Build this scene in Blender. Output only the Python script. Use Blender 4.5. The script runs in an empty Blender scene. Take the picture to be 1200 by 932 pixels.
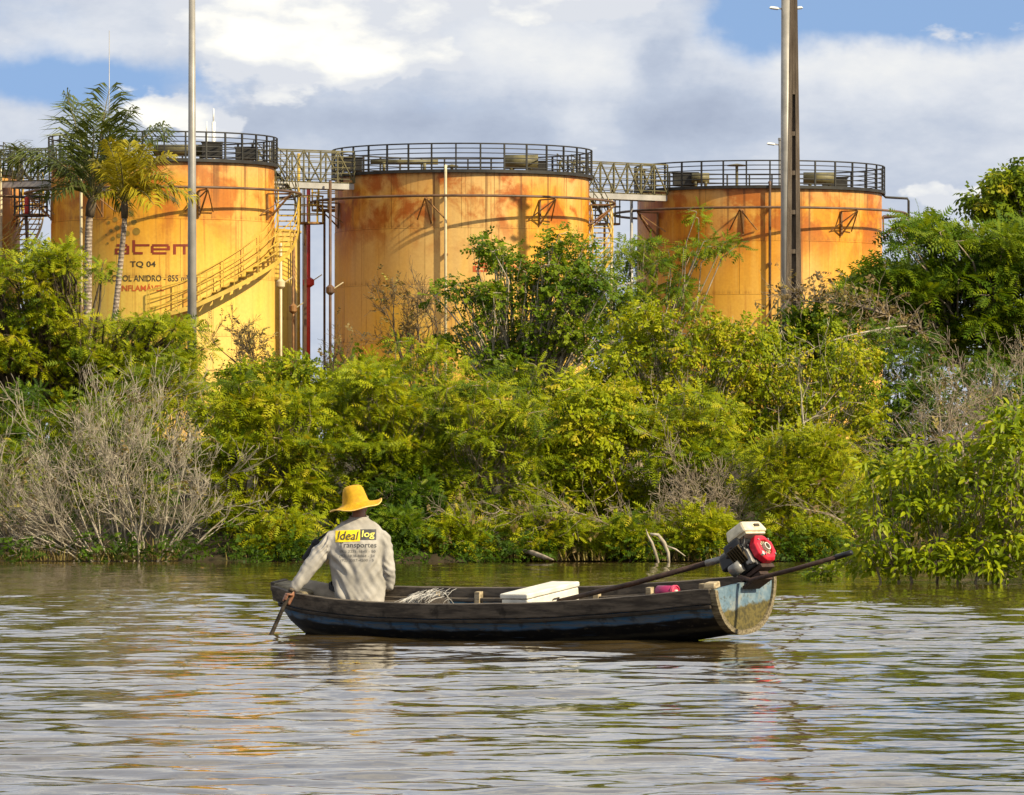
import bpy, bmesh, math, random
import numpy as np
from mathutils import Vector, Matrix, noise
from mathutils.bvhtree import BVHTree

scene = bpy.context.scene
col = scene.collection
R = math.radians
F, H, HY = 6400.0, 1.3, 560.0          # focal length in photo pixels, eye height, horizon row

# ---------------------------------------------------------------- camera
cam_d = bpy.data.cameras.new('camera')
cam_d.sensor_width = 36.0
cam_d.lens = 36.0 * F / 1200.0
cam_d.shift_y = (HY - 466.0) / 1200.0
cam_d.clip_start = 0.5
cam_d.clip_end = 6000.0
cam = bpy.data.objects.new('camera', cam_d)
cam.location = (0, 0, H)
cam.rotation_euler = (R(90), 0, 0)
col.objects.link(cam)
scene.camera = cam

# ---------------------------------------------------------------- exposure
scene.view_settings.view_transform = 'Standard'
scene.view_settings.look = 'None'
scene.view_settings.exposure = 0.56
scene.view_settings.gamma = 1.0
scene.view_settings.use_curve_mapping = False

# ---------------------------------------------------------------- sun and sky
SUN_AZ, SUN_EL = R(55), R(35)          # azimuth to the right of straight-behind-the-camera
to_sun = Vector((math.sin(SUN_AZ) * math.cos(SUN_EL), -math.cos(SUN_AZ) * math.cos(SUN_EL), math.sin(SUN_EL)))
sd = bpy.data.lights.new('sun', 'SUN')
sd.energy = 5.0
sd.angle = R(0.5)
sd.color = (1.0, 0.87, 0.61)
so = bpy.data.objects.new('sun', sd)
so.rotation_euler = (-to_sun).to_track_quat('-Z', 'Y').to_euler()
so.location = (30, -30, 60)
col.objects.link(so)


class NT:
    """small helper to write node trees"""
    def __init__(self, tree):
        self.t = tree

    def n(self, kind, ins=None, **props):
        nd = self.t.nodes.new(kind)
        for k, v in props.items():
            setattr(nd, k, v)
        for k, v in (ins or {}).items():
            sock = nd.inputs[k]
            if isinstance(v, bpy.types.NodeSocket):
                self.t.links.new(v, sock)
            else:
                sock.default_value = v
        return nd

    def math(self, op, a, b=0.0, c=0.0, clamp=False):
        nd = self.n('ShaderNodeMath', {0: a, 1: b, 2: c}, operation=op)
        nd.use_clamp = clamp
        return nd.outputs[0]

    def vmath(self, op, a, b=(0, 0, 0)):
        nd = self.n('ShaderNodeVectorMath', {0: a, 1: b}, operation=op)
        return nd.outputs[1] if op in ('LENGTH', 'DISTANCE', 'DOT_PRODUCT') else nd.outputs[0]

    def mix(self, f, a, b, blend='MIX'):
        nd = self.n('ShaderNodeMix', data_type='RGBA', blend_type=blend)
        for k, v in ((0, f), (6, a), (7, b)):
            if isinstance(v, bpy.types.NodeSocket):
                self.t.links.new(v, nd.inputs[k])
            else:
                nd.inputs[k].default_value = v if k == 0 else (tuple(v) + (1.0,))[:4]
        return nd.outputs[2]

    def noise(self, vec, scale, detail=4.0, rough=0.55, dist=0.0):
        return self.n('ShaderNodeTexNoise', {'Vector': vec, 'Scale': scale, 'Detail': detail,
                                            'Roughness': rough, 'Distortion': dist}).outputs[0]

    def ramp(self, f, stops, interp='LINEAR'):
        nd = self.n('ShaderNodeValToRGB', {0: f})
        nd.color_ramp.interpolation = interp
        el = nd.color_ramp.elements
        while len(el) < len(stops):
            el.new(0.5)
        for e, (p, c) in zip(el, stops):
            e.position = p
            e.color = (c, c, c, 1) if isinstance(c, (int, float)) else (tuple(c) + (1.0,))[:4]
        return nd.outputs[0]

    def smooth(self, x, lo, hi):
        nd = self.n('ShaderNodeMapRange', {'Value': x, 'From Min': lo, 'From Max': hi}, interpolation_type='SMOOTHSTEP')
        return nd.outputs[0]

    def scale(self, vec, s):
        return self.vmath('MULTIPLY', vec, s)


def world():
    w = bpy.data.worlds.new('World')
    scene.world = w
    w.use_nodes = True
    w.cycles.sampling_method = 'MANUAL'
    w.cycles.sample_map_resolution = 512
    w.node_tree.nodes.clear()
    t = NT(w.node_tree)
    d = t.n('ShaderNodeTexCoord').outputs['Generated']
    sep = t.n('ShaderNodeSeparateXYZ', {0: d})
    x, y, z = sep.outputs
    # clear sky, sampled somewhat above the ray so that it keeps its blue down to the skyline
    up = t.n('ShaderNodeCombineXYZ', {0: x, 1: y, 2: t.math('ADD', t.math('MAXIMUM', z, 0.0), 0.42)}).outputs[0]
    sky = t.n('ShaderNodeTexSky', {'Vector': t.vmath('NORMALIZE', up)}, sky_type='NISHITA', sun_disc=False,
              sun_elevation=SUN_EL, sun_rotation=R(180) - SUN_AZ, altitude=50.0, air_density=1.0, dust_density=0.6, ozone_density=1.6)
    sky_c = t.mix(0.16, t.mix(1.0, sky.outputs[0], (1.10, 1.36, 1.50), 'MULTIPLY'), (5.6, 5.9, 6.2))
    # bearing and elevation in milliradian-like units
    u0 = t.math('MULTIPLY', t.math('ARCTAN2', x, y), F)
    v0 = t.math('MULTIPLY', t.math('ARCSINE', z), F)
    warp = t.n('ShaderNodeTexNoise', {'Vector': d, 'Scale': 42.0, 'Detail': 5.0, 'Roughness': 0.6})
    wsep = t.n('ShaderNodeSeparateXYZ', {0: warp.outputs[1]})
    u = t.math('ADD', u0, t.math('MULTIPLY', t.math('SUBTRACT', wsep.outputs[0], 0.5), 150.0))
    v = t.math('ADD', v0, t.math('MULTIPLY', t.math('SUBTRACT', wsep.outputs[1], 0.5), 95.0))

    def blob(px, py, sx, sy):
        a = t.math('DIVIDE', t.math('SUBTRACT', u, px - 600.0), sx)
        b = t.math('DIVIDE', t.math('SUBTRACT', v, HY - py), sy)
        r2 = t.math('ADD', t.math('MULTIPLY', a, a), t.math('MULTIPLY', b, b))
        return t.math('EXPONENT', t.math('MULTIPLY', r2, -1.0))

    def total(*ws):
        acc = None
        for wgt, b in ws:
            m = t.math('MULTIPLY', b, wgt)
            acc = m if acc is None else t.math('ADD', acc, m)
        return acc
    sq = t.scale(d, (1, 1, 2.2))
    n_big = t.noise(sq, 9.0, 6.0, 0.55)
    n_mid = t.noise(sq, 30.0, 6.0, 0.58)
    n_fine = t.noise(sq, 75.0, 5.0, 0.62)
    n_small = t.noise(t.vmath('ADD', sq, (3.1, 0, 0)), 55.0, 5.0, 0.62)
    # grey-blue layer of cloud: most of the sky, with a few clear gaps
    gap = total((1.35, blob(80, 98, 190, 36)), (2.2, blob(1090, 8, 170, 50)), (1.3, blob(880, 14, 60, 50)),
                (0.5, blob(15, 15, 150, 40)))
    lay = t.math('ADD', t.math('SUBTRACT', 0.95, gap), t.math('MULTIPLY', t.math('SUBTRACT', n_mid, 0.5), 1.4))
    lay = t.math('ADD', lay, t.math('MULTIPLY', t.math('SUBTRACT', n_big, 0.5), 0.8))
    lay = t.math('SUBTRACT', lay, t.math('MULTIPLY', t.smooth(t.noise(t.vmath('ADD', sq, (5.0, 2.0, 0)), 3.2, 5.0), 0.44, 0.56), t.math('MULTIPLY', t.smooth(t.math('ADD', t.math('ABSOLUTE', u0), t.math('ABSOLUTE', v0)), 1200.0, 2600.0), 1.3)))  # clear gaps added outside the view to weaken the sky's fill light
    lay_m = t.smooth(lay, 0.05, 0.85)
    shade = t.math('ADD', total((0.85, blob(800, 120, 95, 45)), (0.55, blob(600, 165, 130, 45)), (0.6, blob(770, 60, 28, 26)), (0.5, blob(330, 145, 190, 28)),
                                (-0.7, blob(1000, 85, 230, 42)), (-0.6, blob(640, 60, 110, 45)), (-0.55, blob(690, 140, 45, 40)), (-0.3, blob(100, 40, 160, 40))),
                   t.math('MULTIPLY', t.math('SUBTRACT', n_small, 0.5), 1.2))
    lay_c = t.ramp(t.math('ADD', t.math('MULTIPLY', shade, 0.5), 0.5, clamp=True),
                   [(0.0, (0.66, 0.655, 0.63)), (0.35, (0.50, 0.525, 0.57)), (0.62, (0.35, 0.395, 0.48)), (1.0, (0.235, 0.275, 0.365))])
    # white heaped clouds
    cum = total((1.35, blob(318, 48, 88, 52)), (1.2, blob(425, 58, 80, 34)), (0.8, blob(500, 78, 50, 16)), (0.7, blob(270, 20, 50, 40)), (0.8, blob(395, 18, 90, 34)), (0.7, blob(480, 42, 60, 30)), (1.1, blob(590, 4, 130, 26)), (0.8, blob(700, 0, 80, 20)),
                (0.95, blob(215, 128, 42, 20)), (0.7, blob(270, 142, 36, 12)), (1.0, blob(1115, 232, 44, 13)), (0.85, blob(1215, 225, 40, 18)),
                (0.35, blob(1140, 48, 90, 22)))
    cell = t.n('ShaderNodeTexVoronoi', {'Vector': t.vmath('ADD', sq, t.scale(t.n('ShaderNodeTexNoise', {'Vector': sq, 'Scale': 60.0, 'Detail': 4.0}).outputs[1], (0.010, 0.010, 0.010))), 'Scale': 75.0, 'Smoothness': 0.35, 'Detail': 0.0}, feature='SMOOTH_F1').outputs[0]
    billow = t.math('SUBTRACT', 0.42, cell)
    cum = t.math('ADD', cum, t.math('ADD', t.math('MULTIPLY', t.math('SUBTRACT', n_fine, 0.5), 1.1), t.math('MULTIPLY', billow, 0.6)))
    far_c = t.smooth(n_big, 0.40, 0.56)                        # the same kind of cloud outside the view, thickened to brighten the water
    far_w = t.math('MAXIMUM', t.smooth(t.math('ABSOLUTE', u0), 800.0, 1500.0), t.smooth(v0, 580.0, 850.0))
    cum = t.math('ADD', cum, t.math('MULTIPLY', t.math('MULTIPLY', far_c, far_w), 0.9))
    cum_m = t.smooth(cum, 0.20, 0.44)
    puff = t.noise(t.vmath('ADD', sq, (0.0015, 0.0, -0.003)), 62.0, 5.0, 0.55)
    cum_c = t.ramp(t.math('ADD', t.math('ADD', t.math('MULTIPLY', billow, 0.8), t.math('MULTIPLY', t.math('SUBTRACT', puff, 0.5), 1.9)), t.math('MULTIPLY', cum, 0.30), clamp=True),
                   [(0.0, (0.50, 0.52, 0.56)), (0.22, (0.61, 0.615, 0.61)), (0.42, (0.74, 0.72, 0.66)), (0.80, (0.88, 0.85, 0.77))])
    STR = 0.1
    k = 1.0 / STR
    c = t.mix(lay_m, sky_c, t.vmath('SCALE', lay_c) if False else t.scale(lay_c, (k, k, k)))
    c = t.mix(cum_m, c, t.scale(cum_c, (k, k, k)))
    # below the skyline the air is simply hazy
    c = t.mix(t.smooth(z, -0.03, -0.002), (3.0, 3.2, 3.4), c)
    bg = t.n('ShaderNodeBackground', {'Color': c, 'Strength': STR})
    out = t.n('ShaderNodeOutputWorld')
    t.t.links.new(bg.outputs[0], out.inputs[0])


world()


# ---------------------------------------------------------------- general helpers
def P(px, py, Y):
    """place seen at photo pixel (px, py), at distance Y"""
    return Vector(((px - 600.0) * Y / F, Y, H + (HY - py) * Y / F))


def tag(o, label=None, cat=None, group=None, kind=None):
    if label: o['label'] = label
    if cat: o['category'] = cat
    if group: o['group'] = group
    if kind: o['kind'] = kind
    return o


def empty(name, loc, label, cat, group=None, rot=(0, 0, 0)):
    o = bpy.data.objects.new(name, None)
    o.empty_display_size = 0.3
    o.location = loc
    o.rotation_euler = rot
    col.objects.link(o)
    return tag(o, label, cat, group)


def link_mesh(name, me, parent=None, mat=None):
    if mat is not None and not me.materials:
        me.materials.append(mat)
    o = bpy.data.objects.new(name, me)
    col.objects.link(o)
    if parent is not None:
        o.parent = parent
    return o


class MB:
    def __init__(self):
        self.v, self.f = [], []

    def add(self, vs, fs):
        b = len(self.v)
        self.v.extend(tuple(p) for p in vs)
        self.f.extend(tuple(b + i for i in f) for f in fs)
        return self

    def box(self, c, s, rot=None, taper=1.0):
        x, y, z = s[0] / 2, s[1] / 2, s[2] / 2
        vs = [(-x, -y, -z), (x, -y, -z), (x, y, -z), (-x, y, -z),
              (-x * taper, -y * taper, z), (x * taper, -y * taper, z), (x * taper, y * taper, z), (-x * taper, y * taper, z)]
        c = Vector(c)
        vs = [(rot @ Vector(p) if rot else Vector(p)) + c for p in vs]
        return self.add(vs, [(0, 3, 2, 1), (4, 5, 6, 7), (0, 1, 5, 4), (1, 2, 6, 5), (2, 3, 7, 6), (3, 0, 4, 7)])

    def bar(self, a, b, w, h=None):
        a, b = Vector(a), Vector(b)
        d = b - a
        q = d.to_track_quat('X', 'Z').to_matrix()
        return self.box((a + b) / 2, (d.length, w, h or w), q)

    def tube(self, pts, rad, n=6, cap=True):
        pts = [Vector(p) for p in pts]
        if not hasattr(rad, '__len__'):
            rad = [rad] * len(pts)
        base = len(self.v)
        ref = None
        for i, p in enumerate(pts):
            d = (pts[min(i + 1, len(pts) - 1)] - pts[max(i - 1, 0)])
            d = d.normalized() if d.length > 1e-9 else Vector((0, 0, 1))
            if ref is None:
                ref = Vector((0, 0, 1)) if abs(d.z) < 0.9 else Vector((1, 0, 0))
            a = (ref - d * ref.dot(d)).normalized()
            ref = a
            b = d.cross(a)
            for k in range(n):
                t = 2 * math.pi * k / n
                self.v.append(tuple(p + (a * math.cos(t) + b * math.sin(t)) * rad[i]))
        for i in range(len(pts) - 1):
            for k in range(n):
                k2 = (k + 1) % n
                self.f.append((base + i * n + k, base + i * n + k2, base + (i + 1) * n + k2, base + (i + 1) * n + k))
        if cap:
            self.f.append(tuple(base + k for k in reversed(range(n))))
            self.f.append(tuple(base + (len(pts) - 1) * n + k for k in range(n)))
        return self

    def lathe(self, prof, n=24, center=(0, 0, 0), mat=None, a0=0.0, a1=2 * math.pi):
        """profile of (radius, z) turned round the z axis"""
        base = len(self.v)
        full = abs(a1 - a0 - 2 * math.pi) < 1e-6
        m = n if full else n + 1
        c = Vector(center)
        for r, z in prof:
            for k in range(m):
                t = a0 + (a1 - a0) * k / n
                p = Vector((r * math.cos(t), r * math.sin(t), z))
                self.v.append(tuple((mat @ p if mat else p) + c))
        for i in range(len(prof) - 1):
            for k in range(n):
                k2 = (k + 1) % m if full else k + 1
                self.f.append((base + i * m + k, base + i * m + k2, base + (i + 1) * m + k2, base + (i + 1) * m + k))
        return self

    def ball(self, c, r, n=12, m=8, rot=None):
        if not hasattr(r, '__len__'):
            r = (r, r, r)
        base = len(self.v)
        c = Vector(c)
        def put(p):
            p = Vector((p[0] * r[0], p[1] * r[1], p[2] * r[2]))
            self.v.append(tuple((rot @ p if rot else p) + c))
        put((0, 0, -1))
        for i in range(1, m):
            a = -math.pi / 2 + math.pi * i / m
            for k in range(n):
                t = 2 * math.pi * k / n
                put((math.cos(a) * math.cos(t), math.cos(a) * math.sin(t), math.sin(a)))
        put((0, 0, 1))
        top = base + 1 + (m - 1) * n
        for k in range(n):
            k2 = (k + 1) % n
            self.f.append((base, base + 1 + k2, base + 1 + k))
            self.f.append((top, base + 1 + (m - 2) * n + k, base + 1 + (m - 2) * n + k2))
            for i in range(m - 2):
                self.f.append((base + 1 + i * n + k, base + 1 + i * n + k2, base + 1 + (i + 1) * n + k2, base + 1 + (i + 1) * n + k))
        return self

    def capsule(self, a, b, ra, rb, n=12):
        a, b = Vector(a), Vector(b)
        self.tube([a, b], [ra, rb], n)
        self.ball(a, ra, n, 8)
        self.ball(b, rb, n, 8)
        return self

    def loft(self, rings, n=20):
        """rings of (centre, rx, ry): ellipses in the xy plane, capped"""
        base = len(self.v)
        for c, rx, ry in rings:
            for k in range(n):
                t = 2 * math.pi * k / n
                self.v.append((c[0] + rx * math.cos(t), c[1] + ry * math.sin(t), c[2]))
        for i in range(len(rings) - 1):
            for k in range(n):
                k2 = (k + 1) % n
                self.f.append((base + i * n + k, base + i * n + k2, base + (i + 1) * n + k2, base + (i + 1) * n + k))
        self.f.append(tuple(base + k for k in reversed(range(n))))
        self.f.append(tuple(base + (len(rings) - 1) * n + k for k in range(n)))
        return self

    def mesh(self, name, mat=None, smooth=False):
        me = bpy.data.meshes.new(name)
        me.from_pydata(self.v, [], self.f)
        if smooth:
            me.polygons.foreach_set('use_smooth', [True] * len(me.polygons))
        if mat is not None:
            me.materials.append(mat)
        me.update()
        return me

    def build(self, name, mat=None, parent=None, smooth=False, bevel=0.0):
        o = link_mesh(name, self.mesh(name, mat, smooth), parent)
        if bevel:
            b = o.modifiers.new('bevel', 'BEVEL')
            b.width = bevel
            b.segments = 2
            b.limit_method = 'ANGLE'
        return o


def clone(o, parent=None, loc=None):
    c = o.copy()
    col.objects.link(c)
    c.parent = parent
    if loc is not None:
        c.location = loc
    return c


def array_mesh(name, V, Fq, mat, tint=None, smooth=False):
    """mesh from numpy arrays: V (n,3), Fq (m,k)"""
    me = bpy.data.meshes.new(name)
    V = np.ascontiguousarray(V, dtype=np.float32)
    Fq = np.ascontiguousarray(Fq, dtype=np.int32)
    m, k = Fq.shape
    me.vertices.add(len(V))
    me.vertices.foreach_set('co', V.ravel())
    me.loops.add(m * k)
    me.loops.foreach_set('vertex_index', Fq.ravel())
    me.polygons.add(m)
    me.polygons.foreach_set('loop_start', np.arange(0, m * k, k, dtype=np.int32))
    if tint is not None:
        at = me.attributes.new('tint', 'FLOAT', 'FACE')
        at.data.foreach_set('value', np.ascontiguousarray(tint, dtype=np.float32))
    me.materials.append(mat)
    me.update(calc_edges=True)
    if smooth:
        me.polygons.foreach_set('use_smooth', np.ones(m, dtype=bool))
    return me


# ---------------------------------------------------------------- materials
def mat(name, fn=None, color=(0.5, 0.5, 0.5), rough=0.6, metal=0.0, var=0.0, vscale=6.0, bump=0.0, bscale=40.0, spec=0.4):
    m = bpy.data.materials.new(name)
    m.use_nodes = True
    m.node_tree.nodes.clear()
    t = NT(m.node_tree)
    out = t.n('ShaderNodeOutputMaterial')
    if fn:
        sh = fn(t)
    else:
        co = t.n('ShaderNodeTexCoord').outputs['Object']
        c = tuple(color) + (1.0,)
        if var:
            f = t.noise(co, vscale, 6.0, 0.62)
            c = t.mix(t.smooth(f, 0.3, 0.72), tuple(min(1, x * (1 + var)) for x in color), tuple(x * (1 - var) for x in color))
        ins = {'Base Color': c, 'Roughness': rough, 'Metallic': metal, 'Specular IOR Level': spec}
        if bump:
            ins['Normal'] = t.n('ShaderNodeBump', {'Strength': bump, 'Distance': 0.02, 'Height': t.noise(co, bscale, 5.0)}).outputs[0]
        sh = t.n('ShaderNodeBsdfPrincipled', ins).outputs[0]
    t.t.links.new(sh, out.inputs[0])
    return m


def principled(t, color, rough=0.6, normal=None, spec=0.4, metal=0.0):
    ins = {'Base Color': color, 'Roughness': rough, 'Specular IOR Level': spec, 'Metallic': metal}
    if normal is not None:
        ins['Normal'] = normal
    return t.n('ShaderNodeBsdfPrincipled', ins).outputs[0]


def bumpn(t, h, strength=0.3, dist=0.02):
    return t.n('ShaderNodeBump', {'Strength': strength, 'Distance': dist, 'Height': h}).outputs[0]


def leaf_mat(name, stops, trans=0.38, rough=0.55):
    def fn(t):
        a = t.n('ShaderNodeAttribute', attribute_name='tint').outputs['Fac']
        c = t.ramp(a, stops)
        pr = principled(t, c, rough, spec=0.14)
        tr = t.n('ShaderNodeBsdfTranslucent', {'Color': t.mix(1.0, c, (1.25, 1.15, 0.5), 'MULTIPLY')}).outputs[0]
        return t.n('ShaderNodeMixShader', {0: trans, 1: pr, 2: tr}).outputs[0]
    return mat(name, fn)


M = {}
M['black_steel'] = mat('black_steel', color=(0.022, 0.020, 0.016), rough=0.55, var=0.5, vscale=3)
M['yellow_steel'] = mat('yellow_steel', color=(0.46, 0.30, 0.045), rough=0.5, var=0.25, vscale=2)
M['olive_steel'] = mat('olive_steel', color=(0.10, 0.085, 0.035), rough=0.55, var=0.5, vscale=2)
M['brown_pipe'] = mat('brown_pipe', color=(0.10, 0.055, 0.03), rough=0.5, var=0.4, vscale=2)
M['pale_pipe'] = mat('pale_pipe', color=(0.56, 0.48, 0.30), rough=0.45, var=0.2, vscale=1.5)
M['rust_pipe'] = mat('rust_pipe', color=(0.20, 0.10, 0.035), rough=0.6, var=0.5, vscale=2)
M['red_paint'] = mat('red_paint', color=(0.48, 0.03, 0.02), rough=0.4, var=0.2, vscale=2)
M['grey_steel'] = mat('grey_steel', color=(0.36, 0.34, 0.31), rough=0.45, metal=0.2, var=0.2, vscale=1.2)
M['galvanised'] = mat('galvanised', color=(0.27, 0.25, 0.22), rough=0.45, metal=0.2, var=0.2, vscale=1.4, bump=0.1)
M['white_metal'] = mat('white_metal', color=(0.7, 0.7, 0.66), rough=0.4)
M['logo_red'] = mat('logo_red', color=(0.20, 0.028, 0.008), rough=0.5, var=0.2, vscale=3)
M['logo_faded'] = mat('logo_faded', color=(0.46, 0.085, 0.012), rough=0.5, var=0.2, vscale=3)
M['logo_olive'] = mat('logo_olive', color=(0.25, 0.15, 0.015), rough=0.5, var=0.2, vscale=3)
M['letter_dark'] = mat('letter_dark', color=(0.05, 0.035, 0.015), rough=0.5)


def concrete(t):
    co = t.n('ShaderNodeTexCoord').outputs['Object']
    a = t.noise(t.scale(co, (1, 1, 0.15)), 5.0, 8, 0.65)
    b = t.noise(co, 40.0, 4, 0.6)
    c = t.ramp(a, [(0.25, (0.065, 0.046, 0.032)), (0.5, (0.13, 0.097, 0.070)), (0.75, (0.25, 0.20, 0.15))])
    return principled(t, t.mix(0.3, c, t.ramp(b, [(0.3, 0.1), (0.7, 0.4)]), 'OVERLAY'), 0.85, bumpn(t, b, 0.4, 0.02), 0.2)


M['concrete'] = mat('concrete', concrete)


def bark_fn(c0, c1, sc=9.0):
    def fn(t):
        co = t.n('ShaderNodeTexCoord').outputs['Object']
        a = t.noise(t.scale(co, (1, 1, 0.35)), sc, 6, 0.65)
        return principled(t, t.mix(t.smooth(a, 0.32, 0.7), c0, c1), 0.85, bumpn(t, a, 0.5, 0.02), 0.2)
    return fn


M['bark_pale'] = mat('bark_pale', bark_fn((0.20, 0.16, 0.11), (0.50, 0.44, 0.34)))
M['bark_grey'] = mat('bark_grey', bark_fn((0.16, 0.12, 0.085), (0.40, 0.33, 0.24)))
M['bark_dark'] = mat('bark_dark', bark_fn((0.05, 0.035, 0.02), (0.16, 0.12, 0.08)))


def palm_bark(t):
    co = t.n('ShaderNodeTexCoord').outputs['Object']
    sp = t.n('ShaderNodeSeparateXYZ', {0: co})
    w = t.math('SINE', t.math('MULTIPLY', t.math('ADD', sp.outputs[2], t.math('MULTIPLY', t.noise(co, 6.0), 0.06)), 75.0))
    a = t.noise(co, 14.0, 5, 0.6)
    c = t.mix(t.smooth(a, 0.35, 0.68), (0.19, 0.145, 0.11), (0.44, 0.36, 0.28))
    c = t.mix(t.smooth(w, 0.55, 0.95), c, (0.14, 0.10, 0.075))
    return principled(t, c, 0.8, bumpn(t, w, 0.4, 0.01), 0.2)


M['palm_bark'] = mat('palm_bark', palm_bark)

M['leaf_bright'] = leaf_mat('leaf_bright', [(0.0, (0.060, 0.105, 0.004)), (0.35, (0.205, 0.255, 0.005)), (0.7, (0.350, 0.375, 0.007)), (1.0, (0.44, 0.37, 0.02))], 0.36)
M['leaf_mid'] = leaf_mat('leaf_mid', [(0.0, (0.044, 0.080, 0.004)), (0.4, (0.142, 0.195, 0.005)), (0.8, (0.262, 0.290, 0.007)), (1.0, (0.37, 0.31, 0.02))], 0.36)
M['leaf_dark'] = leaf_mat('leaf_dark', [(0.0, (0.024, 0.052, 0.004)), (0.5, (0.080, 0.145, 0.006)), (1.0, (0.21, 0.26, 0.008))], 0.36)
M['leaf_broad'] = leaf_mat('leaf_broad', [(0.0, (0.060, 0.110, 0.004)), (0.5, (0.20, 0.26, 0.006)), (0.85, (0.35, 0.38, 0.009)), (1.0, (0.50, 0.42, 0.04))], 0.38, 0.4)
M['leaf_dry'] = leaf_mat('leaf_dry', [(0.0, (0.10, 0.07, 0.03)), (0.5, (0.24, 0.17, 0.07)), (1.0, (0.30, 0.27, 0.05))], 0.25)
M['leaf_palm'] = leaf_mat('leaf_palm', [(0.0, (0.036, 0.052, 0.012)), (0.5, (0.10, 0.125, 0.026)), (1.0, (0.21, 0.23, 0.06))], 0.25, 0.35)
M['leaf_palm_gold'] = leaf_mat('leaf_palm_gold', [(0.0, (0.15, 0.14, 0.012)), (0.5, (0.34, 0.29, 0.02)), (1.0, (0.52, 0.40, 0.03))], 0.3, 0.35)


# ================================================================ THE SETTING
def ground_z(x, y):
    def ss(a, b, v):
        t = min(1, max(0, (v - a) / (b - a)))
        return t * t * (3 - 2 * t)
    sh = 0.5 * math.sin(x * 0.7) + 0.25 * math.sin(x * 1.9 + 1.0)
    z = -0.5 + 1.0 * ss(85.5 + sh, 89.5 + sh, y) + 0.5 * ss(90, 100, y) + 1.2 * ss(98, 135, y)
    return z + 0.05 * noise.noise(Vector((x * 0.6, y * 0.6, 0))) * ss(88, 92, y)


def soil(t):
    co = t.n('ShaderNodeTexCoord').outputs['Object']
    a = t.noise(co, 0.8, 8, 0.6)
    b = t.noise(co, 6.0, 6, 0.6)
    c = t.ramp(a, [(0.3, (0.030, 0.022, 0.012)), (0.55, (0.055, 0.042, 0.022)), (0.7, (0.04, 0.048, 0.012))])
    return principled(t, t.mix(0.4, c, t.ramp(b, [(0.3, 0.15), (0.7, 0.6)]), 'OVERLAY'), 0.95, bumpn(t, b, 0.6, 0.05), 0.15)


def build_ground():
    xs = np.concatenate([np.linspace(-2500, -40, 12), np.linspace(-32, 32, 90), np.linspace(40, 2500, 12)])
    ys = np.concatenate([np.linspace(60, 84, 10), np.linspace(84.5, 140, 100), np.linspace(145, 260, 20), np.array([400, 800, 1600, 3000, 5000])])
    V = [(x, y, ground_z(x, y)) for y in ys for x in xs]
    n = len(xs)
    Fq = [(j * n + i, j * n + i + 1, (j + 1) * n + i + 1, (j + 1) * n + i) for j in range(len(ys) - 1) for i in range(n - 1)]
    me = array_mesh('ground', np.array(V), np.array(Fq), mat('soil', soil), smooth=True)
    tag(link_mesh('ground', me), kind='structure')


def water_fn(t):
    co = t.n('ShaderNodeTexCoord').outputs['Object']
    a = t.noise(t.scale(co, (4.2, 5.2, 1.0)), 1.0, 2, 0.45, 0.2)
    nrm = t.n('ShaderNodeBump', {'Strength': 1.0, 'Distance': 1.0, 'Height': t.math('MULTIPLY', a, 0.0042)}).outputs[0]
    murk = t.mix(t.smooth(t.noise(co, 0.35, 3), 0.3, 0.7), (0.048, 0.031, 0.010), (0.066, 0.044, 0.015))
    return t.n('ShaderNodeBsdfPrincipled', {'Base Color': murk, 'Roughness': 0.035, 'IOR': 1.34, 'Specular IOR Level': 0.5, 'Normal': nrm}).outputs[0]


rng = np.random.default_rng(11)
WAVES = []
for i in range(110):
    lam = 0.28 * (1.3 / 0.28) ** (rng.random() ** 1.3)
    ang = R(90) + rng.normal(0, 0.60)              # most crests lie across the view
    k = 2 * math.pi / lam
    WAVES.append((k * math.cos(ang), k * math.sin(ang), 0.0090 / k, rng.random() * 6.283))
for i in range(14):
    lam = rng.uniform(1.6, 4.5)
    ang = R(90) + rng.normal(0, 0.45)
    k = 2 * math.pi / lam
    WAVES.append((k * math.cos(ang), k * math.sin(ang), 0.0065 / k, rng.random() * 6.283))


def water_z(x, y):
    z = np.zeros_like(x)
    for kx, ky, a, ph in WAVES:
        z = z + a * np.sin(kx * x + ky * y + ph)
    calm = 1.0 - 0.55 * np.clip((y - 54.0) / 18.0, 0, 1)      # sheltered water close under the bank
    gust = 1.0 + 0.35 * np.sin(0.21 * x + 0.33 * y + 1.0) * np.sin(0.13 * x - 0.18 * y)
    return z * calm * gust


def build_water():
    xs = np.concatenate([[-2500, -800, -300, -120, -60, -35], np.linspace(-24, -8.4, 24), np.linspace(-8.2, 8.2, 170), np.linspace(8.4, 24, 24), [35, 60, 120, 300, 800, 2500]])
    ys = np.concatenate([[-400, -120, -40, -10], np.linspace(0, 17, 40), np.linspace(17.1, 31, 200), np.linspace(31.1, 58, 260), np.linspace(58.2, 92, 190)])
    X, Y = np.meshgrid(xs, ys)
    Z = water_z(X, Y) - 0.04
    V = np.stack([X.ravel(), Y.ravel(), Z.ravel()], 1)
    n, m = len(xs), len(ys)
    j, i = np.meshgrid(np.arange(m - 1), np.arange(n - 1), indexing='ij')
    a = (j * n + i).ravel()
    Fq = np.stack([a, a + 1, a + n + 1, a + n], 1)
    tag(link_mesh('river_water', array_mesh('river_water', V, Fq, mat('water', water_fn), smooth=True)), kind='structure')


build_ground()
build_water()


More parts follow.
